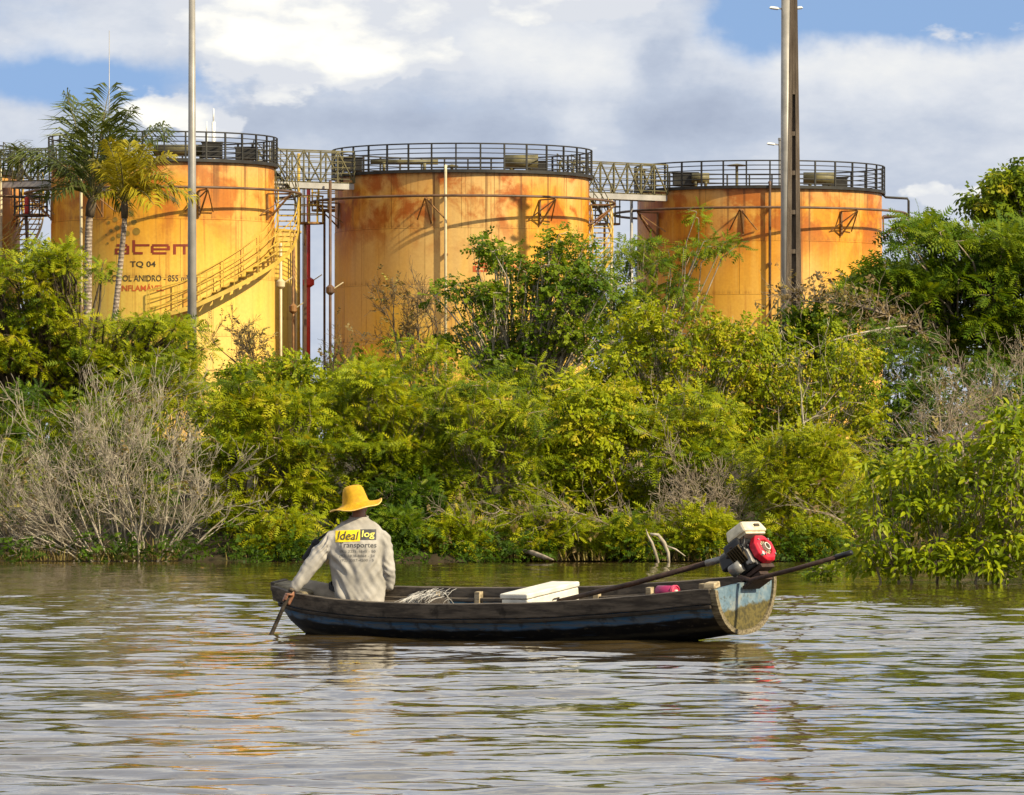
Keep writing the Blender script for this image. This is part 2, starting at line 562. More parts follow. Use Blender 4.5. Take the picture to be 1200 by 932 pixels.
# ================================================================ STORAGE TANKS
def tank_paint(name, root, ztop, zbot, seed, orange, cream, low_yellow, rust):
    """old orange tank paint: rust bloom under the rim, pale worn patches, vertical run marks"""
    def fn(t):
        nd = t.n('ShaderNodeTexCoord')
        nd.object = root
        co = nd.outputs['Object']
        sep = t.n('ShaderNodeSeparateXYZ', {0: co})
        h = t.math('DIVIDE', sep.outputs[2], ztop - zbot)                      # 0 foot .. 1 rim
        sh = t.vmath('ADD', co, (seed * 7.3, seed * 3.1, 0))
        streak = t.noise(t.scale(sh, (2.2, 2.2, 0.10)), 1.0, 6, 0.6)
        streak2 = t.noise(t.scale(sh, (7.0, 7.0, 0.16)), 1.0, 5, 0.6)
        blot = t.noise(t.scale(sh, (1, 1, 0.5)), 0.33, 4, 0.5, 0.2)
        blot2 = t.noise(sh, 0.75, 9, 0.62, 0.4)
        fine = t.noise(sh, 9.0, 6, 0.6)
        lowf = t.smooth(t.math('ADD', h, t.math('MULTIPLY', t.math('SUBTRACT', streak, 0.5), 0.5)), 0.86, 0.45)
        c = t.mix(t.math('MULTIPLY', lowf, low_yellow), orange, (0.72, 0.49, 0.085))
        c = t.mix(t.math('MULTIPLY', t.smooth(streak, 0.50, 0.66), 0.55), c, (0.68, 0.40, 0.07))
        c = t.mix(t.math('MULTIPLY', t.smooth(streak, 0.46, 0.30), 0.6), c, (0.42, 0.135, 0.006))
        pale = t.math('MULTIPLY', t.smooth(blot, 0.46, 0.64), cream)
        c = t.mix(pale, c, (0.62, 0.41, 0.15))
        # rust clouds in the band under the rim
        band = t.smooth(h, 0.66, 0.86)
        r1 = t.math('MULTIPLY', t.math('MULTIPLY', t.smooth(blot2, 0.43, 0.60), band), rust)
        c = t.mix(t.math('MULTIPLY', t.smooth(h, 0.90, 0.985), 0.55), c, (0.56, 0.33, 0.12))
        c = t.mix(r1, c, (0.36, 0.085, 0.004))
        c = t.mix(t.math('MULTIPLY', t.smooth(streak2, 0.56, 0.70), 0.5), c, (0.27, 0.075, 0.008))
        runs = t.noise(t.scale(sh, (5.0, 5.0, 0.03)), 1.0, 4, 0.6)
        length = t.math('ADD', 0.52, t.math('MULTIPLY', t.noise(t.scale(sh, (2.2, 2.2, 0.01)), 1.0, 3), 0.6))
        c = t.mix(t.math('MULTIPLY', t.math('MULTIPLY', t.smooth(runs, 0.56, 0.64), t.smooth(t.math('SUBTRACT', h, length), -0.05, 0.12)), 0.65), c, (0.12, 0.045, 0.010))
        lap = t.math('FRACT', t.math('MULTIPLY', h, 5.0))
        c = t.mix(t.math('MULTIPLY', t.smooth(lap, 0.10, 0.0), t.math('MULTIPLY', t.smooth(streak2, 0.40, 0.62), 0.45)), c, (0.20, 0.07, 0.012))
        rim = t.smooth(t.math('ADD', h, t.math('MULTIPLY', streak2, 0.03)), 0.992, 1.018)
        c = t.mix(t.math('MULTIPLY', rim, 0.8), c, (0.10, 0.05, 0.02))
        c = t.mix(0.16, c, t.ramp(fine, [(0.3, 0.2), (0.7, 0.75)]), 'OVERLAY')
        return principled(t, c, 0.48, bumpn(t, t.math('ADD', blot2, t.math('MULTIPLY', fine, 0.3)), 0.12, 0.05), 0.35)
    return mat(name, fn)


def ring(mb, r, z, tube, n=64, a0=0.0, a1=2 * math.pi, seg=5):
    full = abs(a1 - a0 - 2 * math.pi) < 1e-6
    pts = [(r * math.sin(a0 + (a1 - a0) * k / n), -r * math.cos(a0 + (a1 - a0) * k / n), z) for k in range(n + 1)]
    return mb.tube(pts, tube, seg, cap=not full)


def cyl(r, th, z):
    """th = 0 faces the river, positive to the right"""
    return Vector((r * math.sin(th), -r * math.cos(th), z))


def text_shapes(body, shear=0.0, bold=0.018):
    cu = bpy.data.curves.new('lettering', 'FONT')
    cu.body = body
    cu.shear = shear
    cu.offset = bold
    cu.resolution_u = 3
    ob = bpy.data.objects.new('lettering', cu)
    me = bpy.data.meshes.new_from_object(ob)
    vs = np.array([v.co[:2] for v in me.vertices])
    fs = [tuple(p.vertices) for p in me.polygons]
    bpy.data.objects.remove(ob)
    bpy.data.meshes.remove(me)
    return vs, fs


def fit(vs, x0, x1, y0, y1):
    lo, hi = vs.min(0), vs.max(0)
    return np.stack([x0 + (vs[:, 0] - lo[0]) / (hi[0] - lo[0]) * (x1 - x0), y0 + (vs[:, 1] - lo[1]) / (hi[1] - lo[1]) * (y1 - y0)], 1)


def stair(root, Rt, keys, th0, th1, width, steel, rails_up=True):
    """stair winding round the shell; keys: (theta, z)"""
    ths, zs = [k[0] for k in keys], [k[1] for k in keys]
    zf = lambda th: float(np.interp(th, ths, zs))
    o = empty_part('stair', root)
    n = 60
    for r in (Rt + 0.10, Rt + width):
        st = MB()
        for a in range(n):
            ta, tb = th0 + (th1 - th0) * a / n, th0 + (th1 - th0) * (a + 1) / n
            p, q = cyl(r, ta, zf(ta)), cyl(r, tb, zf(tb))
            st.bar(p, q, 0.03, 0.15)
        st.build('stringer', steel, o)
    # treads, each one a piece
    tr = MB().box((0, 0, 0), (width - 0.12, 0.24, 0.04)).mesh('tread', steel)
    zt, k = zf(th0), 0
    th = th0
    while th < th1:
        if zf(th) >= zt:
            t_o = link_mesh('tread', tr, o)
            p = cyl(Rt + width / 2 + 0.05, th, zf(th))
            t_o.location = p
            t_o.rotation_euler = (0, 0, th - R(90))
            zt = zf(th) + 0.20
        th += 0.004
    hr = MB()
    for r in (Rt + width,) + ((Rt + 0.10,) if rails_up else ()):
        for dz in (0.40, 0.72, 1.05):
            hr.tube([cyl(r, th0 + (th1 - th0) * a / n, zf(th0 + (th1 - th0) * a / n) + dz) for a in range(n + 1)], 0.021, 5)
        m = max(4, int((th1 - th0) * Rt / 0.85))
        for a in range(m + 1):
            tt = th0 + (th1 - th0) * a / m
            hr.bar(cyl(r, tt, zf(tt) - 0.05), cyl(r, tt, zf(tt) + 1.05), 0.034)
    hr.build('stair_rail', steel, root)


def curved_plate(r, z0, z1, ns, a0, a1, paint, root):
    mb = MB()
    mb.lathe([(r, z0), (r, z1)], ns, a0=a0, a1=a1)
    mb.lathe([(r - 0.03, z0), (r, z0)], ns, a0=a0, a1=a1)
    mb.lathe([(r, z1), (r - 0.03, z1)], ns, a0=a0, a1=a1)
    me = mb.mesh('shell_plate', paint)
    me.polygons.foreach_set('use_smooth', [q < ns for q in range(len(me.polygons))])
    return link_mesh('shell_plate', me, root)


def tank(cx, rpx, Y, ztop, label, seed, orange, cream, low_yellow, rust, brackets, pipe_th, stairs=None, zb=2.2):
    Rt = rpx * Y / F
    X = (cx - 600.0) * Y / F
    root = empty('storage_tank', (X, Y, zb), label, 'tank', 'orange fuel storage tanks')
    h = ztop - zb
    paint = tank_paint('tank_paint', root, h, 0, seed, orange, cream, low_yellow, rust)
    # backing wall, roof
    MB().lathe([(Rt - 0.10, 0), (Rt - 0.10, h - 0.02)], 96).build('inner_wall', M['rust_pipe'], root, True)
    MB().lathe([(Rt + 0.02, h - 0.01), (Rt * 0.6, h + 0.12), (0.001, h + 0.3)], 64).build('roof', M['rust_pipe'], root, True)
    MB().lathe([(Rt - 0.02, h - 0.10), (Rt + 0.10, h - 0.10), (Rt + 0.10, h + 0.02), (Rt - 0.02, h + 0.02)], 96).build('rim', M['black_steel'], root)
    # shell plates: courses of curved sheets with a lap at each joint
    nc, npl, ns = 5, 11, 12
    ch = (h - 0.06) / nc
    for c in range(nc):
        r = Rt - 0.012 * c
        for k in range(npl):
            a0 = 2 * math.pi * (k + 0.5 * (c % 2) + 0.13 * seed) / npl + 0.0011
            a1 = a0 + 2 * math.pi / npl - 0.0022
            mb = MB()
            curved_plate(r, c * ch + 0.012, (c + 1) * ch, ns, a0, a1, paint, root)
    # railing
    rl = empty_part('railing', root)
    for q, dz in enumerate((0.10, 0.28, 0.46, 0.64, 0.82, 1.0)):
        ring(MB(), Rt + 0.06, h + dz, 0.030 if q == 5 else 0.020, 72).build('rail', M['black_steel'], rl, True)
    po = MB().box((0, 0, 0.5), (0.06, 0.06, 1.02)).mesh('post', M['black_steel'])
    np_ = 34
    for k in range(np_):
        p = link_mesh('post', po, rl)
        th = 2 * math.pi * (k + 0.4 * seed) / np_
        p.location = cyl(Rt + 0.06, th, h)
        p.rotation_euler = (0, 0, th)
    # foam ring pipe and its brackets
    zr = 12.0 - zb
    ring(MB(), Rt + 0.95, zr, 0.05, 96, seg=8).build('ring_pipe', M['brown_pipe'], root, True)
    for th in brackets:
        b = MB()
        p_out, p_in = cyl(Rt + 1.0, th, zr - 0.07), cyl(Rt, th, zr - 0.07)
        b.bar(p_in, p_out, 0.05)
        b.bar(p_in, cyl(Rt + 0.02, th, zr - 1.05), 0.07)
        b.bar(p_out, cyl(Rt + 0.02, th, zr - 1.0), 0.05)
        dth = 0.55 / Rt
        b.bar(p_out, cyl(Rt + 0.02, th + dth, zr - 0.85), 0.04)
        b.bar(p_out, cyl(Rt + 0.02, th - dth, zr - 0.85), 0.04)
        b.build('pipe_bracket', M['rust_pipe'], root)
    # upright pipe down the shell
    for th, m_ in pipe_th:
        MB().tube([cyl(Rt - 0.15, th, h + 0.14), cyl(Rt + 0.14, th, h + 0.14), cyl(Rt + 0.14, th, h), cyl(Rt + 0.14, th, 0)], 0.055, 8).build('standing_pipe', M[m_], root, True)
        cl = MB()
        for z in np.arange(1, h, 2.2):
            cl.box(cyl(Rt + 0.07, th, z), (0.16, 0.18, 0.08), Matrix.Rotation(th, 3, 'Z'))
        cl.build('pipe_clamp', M['rust_pipe'], root)
    for sargs in stairs or []:
        stair(root, Rt, *sargs)
    return root, Rt, h, paint


def empty_part(name, parent):
    o = bpy.data.objects.new(name, None)
    col.objects.link(o)
    o.parent = parent
    return o


def roof_gear(root, items, h):
    """vents and hatches standing on the roof, behind the railing: (x, y, size, kind)"""
    for x, y, s, k in items:
        mb = MB()
        if k == 'box':
            mb.box((x, y, h + s[2] / 2 + 0.12), s)
            mb.box((x, y, h + s[2] + 0.14), (s[0] * 1.1, s[1] * 1.1, 0.05))
            mb.build('roof_hatch', M['black_steel'], root, bevel=0.02)
        elif k == 'drum':
            mb.tube([(x - s[0] / 2, y, h + 0.42), (x + s[0] / 2, y, h + 0.42)], s[2] / 2, 14)
            mb.box((x - s[0] * 0.3, y, h + 0.2), (0.12, 0.3, 0.42)).box((x + s[0] * 0.3, y, h + 0.2), (0.12, 0.3, 0.42))
            mb.build('foam_chamber', M['olive_steel'], root, True)
        elif k == 'mush':
            mb.tube([(x, y, h), (x, y, h + s[2])], 0.06, 8)
            mb.lathe([(0.001, s[2] + 0.10), (s[0] / 2, s[2] + 0.04), (s[0] / 2, s[2]), (0.05, s[2] - 0.02)], 14, (x, y, h))
            mb.build('vent', M['olive_steel'], root)
        elif k == 'pipe':
            mb.tube([(x, y, h), (x, y, h + s[2])], s[0], 8)
            mb.tube([(x, y, h + s[2]), (x, y, h + s[2] + 0.5)], s[0] * 0.4, 6)
            mb.build('vent_pipe', M['white_metal'], root, True)


def tank_letters(root, Rt, cx, zb, Y, vs, fs, name, m, off=0.012):
    """flat painted lettering: photo-pixel outline wrapped onto the shell"""
    mb = MB()
    pts = []
    sc = (Y - Rt) / F
    X = root.location.x
    for px, py in vs:
        lo, hi = -1.35, 1.35
        for _ in range(32):                                # bearing on the shell that shows at this column
            th = (lo + hi) / 2
            if 600 + F * (X + Rt * math.sin(th)) / (Y - Rt * math.cos(th)) < px:
                lo = th
            else:
                hi = th
        zz = H + (HY - py) * (Y - Rt * math.cos(th)) / F - zb
        pts.append(cyl(Rt - 0.012 * int(zz / ((13.0 - zb) / 5)) + 0.009, th, zz))
    mb.add(pts, fs)
    return mb.build(name, m, root)


# ---- the left tank, with the lettering and the winding stair
zt1 = 13.09
T1R = 132.0 * 206 / F
zy = lambda py, Y: H + (HY - py) * Y / F - 2.2
sk = [(R(-30), zy(392, 202)), (R(2), zy(372, 202)), (R(15), zy(362, 202)), (R(75), zy(289, 204)), (R(92), zy(262, 206)), (R(112), zy(222, 207)), (R(130), zy(196, 208)), (R(150), zy(190, 209))]
t1, R1, h1, paint1 = tank(191, 132, 206, zt1, 'orange tank with dark red lettering and a yellow stair winding round it', 1,
                          (0.62, 0.265, 0.010), 0.35, 0.95, 0.75,
                          [R(a) for a in (-75, -28, 22, 70)], [(R(-40), 'pale_pipe')],
                          [(sk, R(-3), R(97), 0.88, M['yellow_steel']), (sk, R(97), R(131), 0.88, M['olive_steel'])])  # upper flight in olive: its backlit shade is put into the colour
roof_gear(t1, [(0.9, -2.2, (2.2, 0.4, 0.45), 'drum'), (2.0, -2.6, (0.75, 0.5, 0.55), 'box'), (3.2, -1.2, (0.8, 0.5, 0.45), 'box'), (1.6, 0.8, (0.05, 0, 1.2), 'pipe'), (1.85, 1.0, (0.07, 0, 1.7), 'pipe'), (-1.5, -1.0, (0.6, 0, 0.7), 'mush')], h1)

# big lettering: block letters drawn stroke by stroke
def strokes(rects):
    vs, fs = [], []
    for x0, y0, x1, y1 in rects:
        n = max(1, int(abs(x1 - x0) / 3))
        for k in range(n):
            a, b = x0 + (x1 - x0) * k / n, x0 + (x1 - x0) * (k + 1) / n
            q = len(vs)
            vs += [(a, y0), (b, y0), (b, y1), (a, y1)]
            fs.append((q + 3, q + 2, q + 1, q))
    return vs, fs
logo = [  # a
    (136, 286.2, 149, 289), (148, 288, 151.3, 298.3), (134.2, 291.2, 148, 293.6), (134.2, 293.6, 137.2, 296), (134.2, 296, 148, 298.3),
    # t
    (154.8, 281.5, 158.2, 295.8), (158.2, 286.2, 175.2, 288.8), (156, 295.4, 167.2, 298.3),
    # e
    (178.2, 286.2, 197.6, 289), (176.8, 288.2, 180, 296.4), (196, 288.2, 199.2, 293.4), (180, 291, 196, 293.4), (178.4, 295.6, 195.2, 298.3),
    # m
    (203, 286.2, 206.3, 298.3), (206.3, 286.2, 228, 289), (214.6, 289, 217.8, 298.3), (226.4, 288.2, 229.6, 298.3)]
tank_letters(t1, R1, 191, 2.2, 206, *strokes(logo), 'lettering', M['logo_red'])
for body, x0, x1, y0, y1, m in (('TQ 04', 152.2, 182.4, 314.3, 306.2, 'letter_dark'), ('ALCOOL ANIDRO - 855 m\u00b3', 120.2, 220.8, 330.0, 322.5, 'letter_dark'), ('INFLAM\u00c1VEL', 140.6, 192.2, 341.4, 332.6, 'logo_faded')):
    vs, fs = text_shapes(body)
    tank_letters(t1, R1, 191, 2.2, 206, fit(vs, x0, x1, y0, y1), fs, 'lettering', M[m])
dots = [(400, 75, 27), (295, 35, 28), (350, 62, 18), (260, 130, 22), (202, 157, 14), (425, 152, 25), (277, 203, 22), (222, 228, 16), (447, 235, 33), (365, 252, 25), (292, 272, 20), (240, 298, 18), (178, 265, 8), (192, 340, 10), (340, 170, 22)]
for x, y, r in dots:
    c = (100 + x / 7.5, 240 + y / 7.5)
    vs = [(c[0] + r / 7.5 * math.cos(a), c[1] - r / 7.5 * math.sin(a)) for a in np.linspace(0, 2 * math.pi, 17)[:-1]]
    tank_letters(t1, R1, 191, 2.2, 206, vs, [tuple(range(16))], 'emblem_dot', M['logo_olive'])

# ---- the middle tank
sk2 = [(R(60), zy(330, 213)), (R(90), zy(290, 213)), (R(112), zy(248, 214)), (R(135), zy(205, 215)), (R(150), zy(200, 216))]
t2, R2, h2, paint2 = tank(541.5, 150.5, 213, 13.03, 'wide orange tank with pale worn patches between the two walkways, dead centre', 2,
                          (0.60, 0.265, 0.012), 0.75, 0.65, 0.95,
                          [R(a) for a in (-72, -13, 37, 86)], [(R(-6.5), 'pale_pipe')],
                          [(sk2, R(62), R(104), 0.88, M['yellow_steel']), (sk2, R(104), R(133), 0.88, M['olive_steel'])])  # olive upper flight paints the stair's dark, shadowed top
roof_gear(t2, [(-4.35, -1.6, (1.0, 0.6, 0.5), 'box'), (2.3, -2.9, (1.3, 0.6, 0.55), 'drum'), (2.9, -1.0, (0.8, 0.6, 0.4), 'box'), (-0.4, 0, (0.5, 0, 0.4), 'mush'), (-2.2, -2.8, (2.6, 0.3, 0.2), 'drum')], h2)
logo2 = [(x0 + 420, y0 + 20.5, x1 + 420, y1 + 20.5) for x0, y0, x1, y1 in logo]
tank_letters(t2, R2, 541.5, 2.2, 213, *strokes(logo2), 'lettering', M['logo_faded'])
vs, fs = text_shapes('TQ 05')
tank_letters(t2, R2, 541.5, 2.2, 213, fit(vs, 578.5, 608, 324.5, 316), fs, 'lettering', M['letter_dark'])

# ---- the right tank
t3, R3, h3, paint3 = tank(890, 144.5, 222, 12.9, 'deep orange tank rising behind the concrete post, farthest right', 3,
                          (0.58, 0.235, 0.009), 0.45, 0.50, 0.85,
                          [R(a) for a in (-57, -10, 38, 86)], [(R(2), 'brown_pipe')])
roof_gear(t3, [(-3.1, -2.6, (1.0, 0.6, 0.5), 'box'), (-2.5, -2.9, (0.7, 0.5, 0.42), 'drum'), (-0.9, 0.5, (0.8, 0, 1.1), 'mush'), (2.3, -2.6, (1.3, 0.6, 0.5), 'drum'), (3.0, -1.0, (1.0, 0.6, 0.4), 'box')], h3)
MB().tube([(R3 - 0.1, 0, h3 + 0.0), (R3 + 0.12, 0, h3 - 0.2), (R3 + 1.0, 0, h3 - 0.25), (R3 + 1.05, 0, h3 - 0.35), (R3 + 1.05, 0, h3 - 3.5)], 0.05, 8).build('overflow_pipe', M['black_steel'], t3, True)
lr = MB()
for r_, dz in ((0.0, 0), (0.06, 0.5)):
    lr.bar(cyl(R3 + 0.5, R(-2), zy(395, 217) + dz), cyl(R3 + 0.5, R(9), zy(352, 217) + dz), 0.05)
lr.bar(cyl(R3 + 0.5, R(9), zy(380, 217)), cyl(R3 + 0.5, R(9), zy(346, 217)), 0.05).bar(cyl(R3 + 0.5, R(5), zy(385, 217)), cyl(R3 + 0.5, R(5), zy(352, 217)), 0.05)
lr.build('stair_rail', M['olive_steel'], t3)

# ---- the tank cut by the left edge, and the low pale tank behind the stair
sk0 = [(R(40), zy(330, 208)), (R(70), zy(290, 209)), (R(100), zy(235, 210)), (R(130), zy(190, 211))]
t0, R0, h0, paint0 = tank(-122, 146, 211, 12.98, 'orange tank cut off by the left edge of the view', 4,
                          (0.62, 0.25, 0.014), 0.4, 0.7, 0.5, [R(a) for a in (-20, 30, 80)], [(R(60), 'pale_pipe')],
                          [(sk0, R(45), R(104), 0.88, M['yellow_steel']), (sk0, R(104), R(128), 0.88, M['olive_steel'])])  # upper flight coloured dark olive in place of shade
rb = empty('storage_tank', ((278 - 600) * 222 / F, 222, 2.2), 'low pale yellow tank tucked behind the winding stair', 'tank', 'orange fuel storage tanks')
hb = zy(271, 222)
Rb = 74.5 * 222 / F
paint_b = tank_paint('tank_paint', rb, hb, 0, 6, (0.70, 0.48, 0.08), 0.3, 0.9, 0.1)
for c in range(4):
    curved_plate(Rb - 0.01 * c, c * hb / 4 + 0.004, (c + 1) * hb / 4, 72, 0, 2 * math.pi, paint_b, rb)
MB().lathe([(Rb + 0.03, hb - 0.08), (Rb + 0.03, hb), (0.001, hb + 0.3)], 48).build('roof', M['yellow_steel'], rb)
MB().tube([cyl(Rb + 0.15, R(60), 0), cyl(Rb + 0.15, R(60), hb)], 0.05, 8).build('standing_pipe', M['rust_pipe'], rb, True)


# ================================================================ WALKWAYS BETWEEN THE TANKS
def walkway(a, b, label, zdeck=12.62):
    a, b = Vector((a[0], a[1], zdeck)), Vector((b[0], b[1], zdeck))
    mid = (a + b) / 2
    d = b - a
    L = d.length
    root = empty('walkway_bridge', mid, label, 'walkway', 'steel walkways joining the tanks', (0, 0, math.atan2(d.y, d.x)))
    hw = 0.45
    dk = MB().box((0, -hw + 0.05, -0.14), (L, 0.08, 0.22)).box((0, hw - 0.05, -0.14), (L, 0.08, 0.22))
    dk.build('side_beam', M['grey_steel'], root)
    pl = MB().box((0, 0, 0), (0.27, 2 * hw, 0.04)).mesh('deck_plank', M['olive_steel'])
    n = int(L / 0.3)
    for k in range(n):
        link_mesh('deck_plank', pl, root).location = (-L / 2 + (k + 0.5) * L / n, 0, 0)
    po = MB().box((0, 0, 0.6), (0.05, 0.05, 1.2)).mesh('post', M['olive_steel'])
    m = max(2, round(L / 0.72))
    for y in (-hw, hw):
        for q, dz in enumerate((0.14, 0.36, 0.58, 0.80, 1.0, 1.2)):
            MB().bar((-L / 2, y, dz), (L / 2, y, dz), 0.05 if q == 5 else 0.03).build('rail', M['olive_steel'], root)
        for k in range(m + 1):
            link_mesh('post', po, root).location = (-L / 2 + k * L / m, y, 0)
        br = MB()
        for k in range(m):
            x0, x1 = -L / 2 + k * L / m, -L / 2 + (k + 1) * L / m
            br.bar((x0, y, 0.0 if k % 2 else 1.2), (x1, y, 1.2 if k % 2 else 0.0), 0.06, 0.04)
        br.build('diagonal_brace', M['olive_steel'], root)
    return root


def tank_xy(cx, Y):
    return Vector(((cx - 600) * Y / F, Y))


def between(c0, Y0, R0_, c1, Y1, R1_):
    p, q = tank_xy(c0, Y0), tank_xy(c1, Y1)
    d = (q - p).normalized()
    return p + d * (R0_ + 0.12), q - d * (R1_ + 0.12)


walkway(*between(-122, 211, R0, 191, 206, R1), 'steel truss walkway left of the palms, above the red cylinder')
walkway(*between(191, 206, R1, 541.5, 213, R2), 'steel truss walkway from the lettered tank to the middle tank')
walkway(*between(541.5, 213, R2, 890, 222, R3), 'steel truss walkway between the middle tank and the right tank')


def platform(px, py, Y, wpx, label, rail=M['olive_steel'], frame=M['rust_pipe']):
    """small grated landing on its own posts"""
    c = P(px, py, Y)
    w = wpx * Y / F
    zb = 2.2
    root = empty('access_platform', (c.x, c.y, zb), label, 'platform')
    z = c.z - zb
    MB().lathe([(0.001, z - 0.03), (w / 2, z - 0.03), (w / 2, z + 0.04), (0.001, z + 0.04)], 20).build('deck', frame, root)
    for sx in (-0.12,):
        MB().box((sx * w, 0, z / 2), (0.09, 0.09, z)).build('leg', M['brown_pipe'], root)
        MB().bar((sx * w, 0, z - 0.9), (sx * 1.15 * w, -0.5, z - 0.05), 0.05).build('brace', frame, root)
    for dz in (0.35, 0.7, 1.05):
        ring(MB(), w / 2, z + dz, 0.022, 24).build('rail', rail, root)
    po = MB().box((0, 0, 0.52), (0.045, 0.045, 1.05)).mesh('post', rail)
    for k in range(10):
        link_mesh('post', po, root).location = cyl(w / 2, 2 * math.pi * k / 10, z)
    return root


platform(362, 262, 211, 34, 'round landing with yellow rails in the gap right of the stair', M['yellow_steel'])
platform(385, 247, 214, 40, 'small landing with pale rails against the middle tank', M['yellow_steel'])
platform(36, 253, 207, 40, 'round landing that carries the red cylinder, left of the palms', M['black_steel'], M['brown_pipe'])
platform(712, 263, 219, 30, 'round landing in the gap left of the deep orange tank', M['olive_steel'])

c = P(32, 252, 207)
fe = empty('fire_cylinder', c, 'red cylinder standing upright on the round landing', 'fire cylinder')
MB().lathe([(0.001, 0.02), (0.10, 0.02), (0.11, 0.08), (0.11, 0.62), (0.05, 0.72), (0.001, 0.73)], 16).build('body', M['red_paint'], fe, True)
MB().tube([(0, 0, 0.72), (0, 0, 0.82)], 0.03, 8).box((0.05, 0, 0.83), (0.14, 0.05, 0.05)).build('valve', M['black_steel'], fe)


def upright(name, px, py0, py1, Y, rad, m, label, cat, flange=None, zb=2.2):
    a, b = P(px, py0, Y), P(px, py1, Y)
    root = empty(name, (a.x, a.y, zb), label, cat)
    MB().tube([(0, 0, 0), (0, 0, a.z - zb)], rad, 10).build('pipe', m, root, True)
    if flange:
        z = P(px, flange, Y).z - zb
        MB().lathe([(rad, -0.2), (rad * 3, -0.1), (rad * 3, 0.1), (rad, 0.2)], 14, (0, 0, z)).build('flange', m, root)
        MB().bar((rad, 0, z), (rad + 0.45, 0, z + 0.3), 0.04).build('bracket', M['pale_pipe'], root)
    return root


upright('standpipe', 361.5, 222, 440, 212, 0.075, M['red_paint'], 'red upright pipe in the gap beside the stair', 'pipe', 331)
upright('standpipe', 356, 195, 440, 212.6, 0.06, M['grey_steel'], 'dark grey upright pipe hard against the red one', 'pipe')
upright('standpipe', 387, 212, 420, 209, 0.055, M['brown_pipe'], 'thin brown upright pipe at the left flank of the middle tank', 'pipe', 340)
upright('standpipe', 350, 180, 300, 213.2, 0.06, M['yellow_steel'], 'yellow upright post behind the top of the stair', 'pipe')
upright('standpipe', 716.5, 216, 300, 217, 0.06, M['pale_pipe'], 'pale upright pipe in front of the right walkway', 'pipe')
upright('standpipe', 740, 222, 330, 219, 0.06, M['grey_steel'], 'grey upright pipe at the left flank of the right tank', 'pipe')
upright('standpipe', 329, 285, 440, 210, 0.055, M['pale_pipe'], 'pale yellow upright pipe under the bright stair', 'pipe', 333)
upright('standpipe', 343.5, 285, 440, 211, 0.05, M['rust_pipe'], 'rusty upright pipe on the pale tank under the stair', 'pipe', 362)

# thin lightning rods and an aerial
for px, py, Y, r, label in ((128, 36, 216, 0.022, 'thin lightning rod rising above the palms'),):
    a = P(px, py, Y)
    rt = empty('lightning_rod', (a.x, a.y, 2.2), label, 'lightning rod')
    MB().tube([(0, 0, 0), (0, 0, 10.2)], 0.06, 8).build('mast', M['grey_steel'], rt, True)
    MB().tube([(0, 0, 10.2), (0, 0, a.z - 2.2)], [0.022, 0.012], 6).build('rod', M['grey_steel'], rt, True)


# ================================================================ POLES
def lamp_pole(px, Y, ptop, r0, r1, label, arms, zb=1.6, m='galvanised', rod=None):
    a = P(px, ptop, Y)
    root = empty('lamp_pole', (a.x, a.y, zb), label, 'lamp pole')
    h = a.z - zb
    MB().tube([(0, 0, 0), (0, 0, h * 0.5), (0, 0, h)], [r0, (r0 + r1) / 2, r1], 16).build('pole', M[m], root, True)
    MB().lathe([(r1 * 0.001, 0.06), (r1 * 1.15, 0.04), (r1 * 1.15, -0.06)], 12, (0, 0, h)).build('cap', M['grey_steel'], root)
    for z, sides in arms:
        z = z - zb
        for s in sides:
            MB().bar((0, 0, z - 0.02), (s * 0.28, -0.05, z + 0.03), 0.05).build('arm', M['galvanised'], root)
            lm = MB().box((s * 0.44, -0.07, z + 0.05), (0.38, 0.2, 0.08), Matrix.Rotation(-s * 0.12, 3, 'Y'), 0.7).build('lamp_head', M['white_metal'], root, bevel=0.02)
            MB().box((s * 0.44, -0.07, z - 0.005), (0.28, 0.14, 0.02), Matrix.Rotation(-s * 0.12, 3, 'Y')).build('lens', M['grey_steel'], lm)
    if rod:
        MB().tube([(0, 0, h), (0, 0, rod - zb)], [0.02, 0.012], 6).build('rod', M['white_metal'], root, True)
    return root


lamp_pole(225, 140, -60, 0.132, 0.078, 'plain grey steel pole rising in front of the red lettering', [])
lamp_pole(921, 201.8, -40, 0.22, 0.17, 'tall galvanised lamp pole just left of the concrete post', [(P(921, 11, 201.8).z, (-1, 1)), (P(921, -38, 201.8).z, (-1, 1))], 2.2)
lamp_pole(915.5, 232, 163, 0.14, 0.12, 'short lamp pole with an aerial, half hidden behind the taller poles', [(P(915, 170, 232).z, (-1,))], 2.2, rod=P(915, 70, 232).z)

a, b = P(930, -70, 128), P(930, 420, 128)
cp = empty('concrete_post', (a.x, a.y, 1.6), 'brown concrete power post with recessed panels and rungs', 'post')
hh = a.z - 1.6
w0, w1 = 0.47, 0.13
def wz(z): return w0 + (w1 - w0) * z / hh
fl = MB()
zs = np.linspace(0, hh, 24)
for s in (-1, 1):                                              # two flanges
    ring_v = []
    for z in zs:
        w = wz(z)
        for dx, dy in ((-0.5, -0.5), (-0.16 if s > 0 else -0.16, -0.5), (-0.16, 0.5), (-0.5, 0.5)):
            ring_v.append((s * dx * w * -1, dy * 0.24, z))
    fs = []
    for i in range(len(zs) - 1):
        for k in range(4):
            k2 = (k + 1) % 4
            q = (i * 4 + k, i * 4 + k2, (i + 1) * 4 + k2, (i + 1) * 4 + k)
            fs.append(q if s < 0 else q[::-1])
    fs.append((0, 1, 2, 3)); fs.append(tuple(len(ring_v) - 4 + k for k in range(4)))
    fl.add(ring_v, fs)
fl.build('flange', M['concrete'], cp)
wb = MB()
for i in range(len(zs) - 1):
    z = (zs[i] + zs[i + 1]) / 2
    wb.box((0, 0.02, z), (wz(z) * 0.34, 0.08, zs[i + 1] - zs[i] + 0.002))
wb.build('web', M['concrete'], cp)
z = 0.4
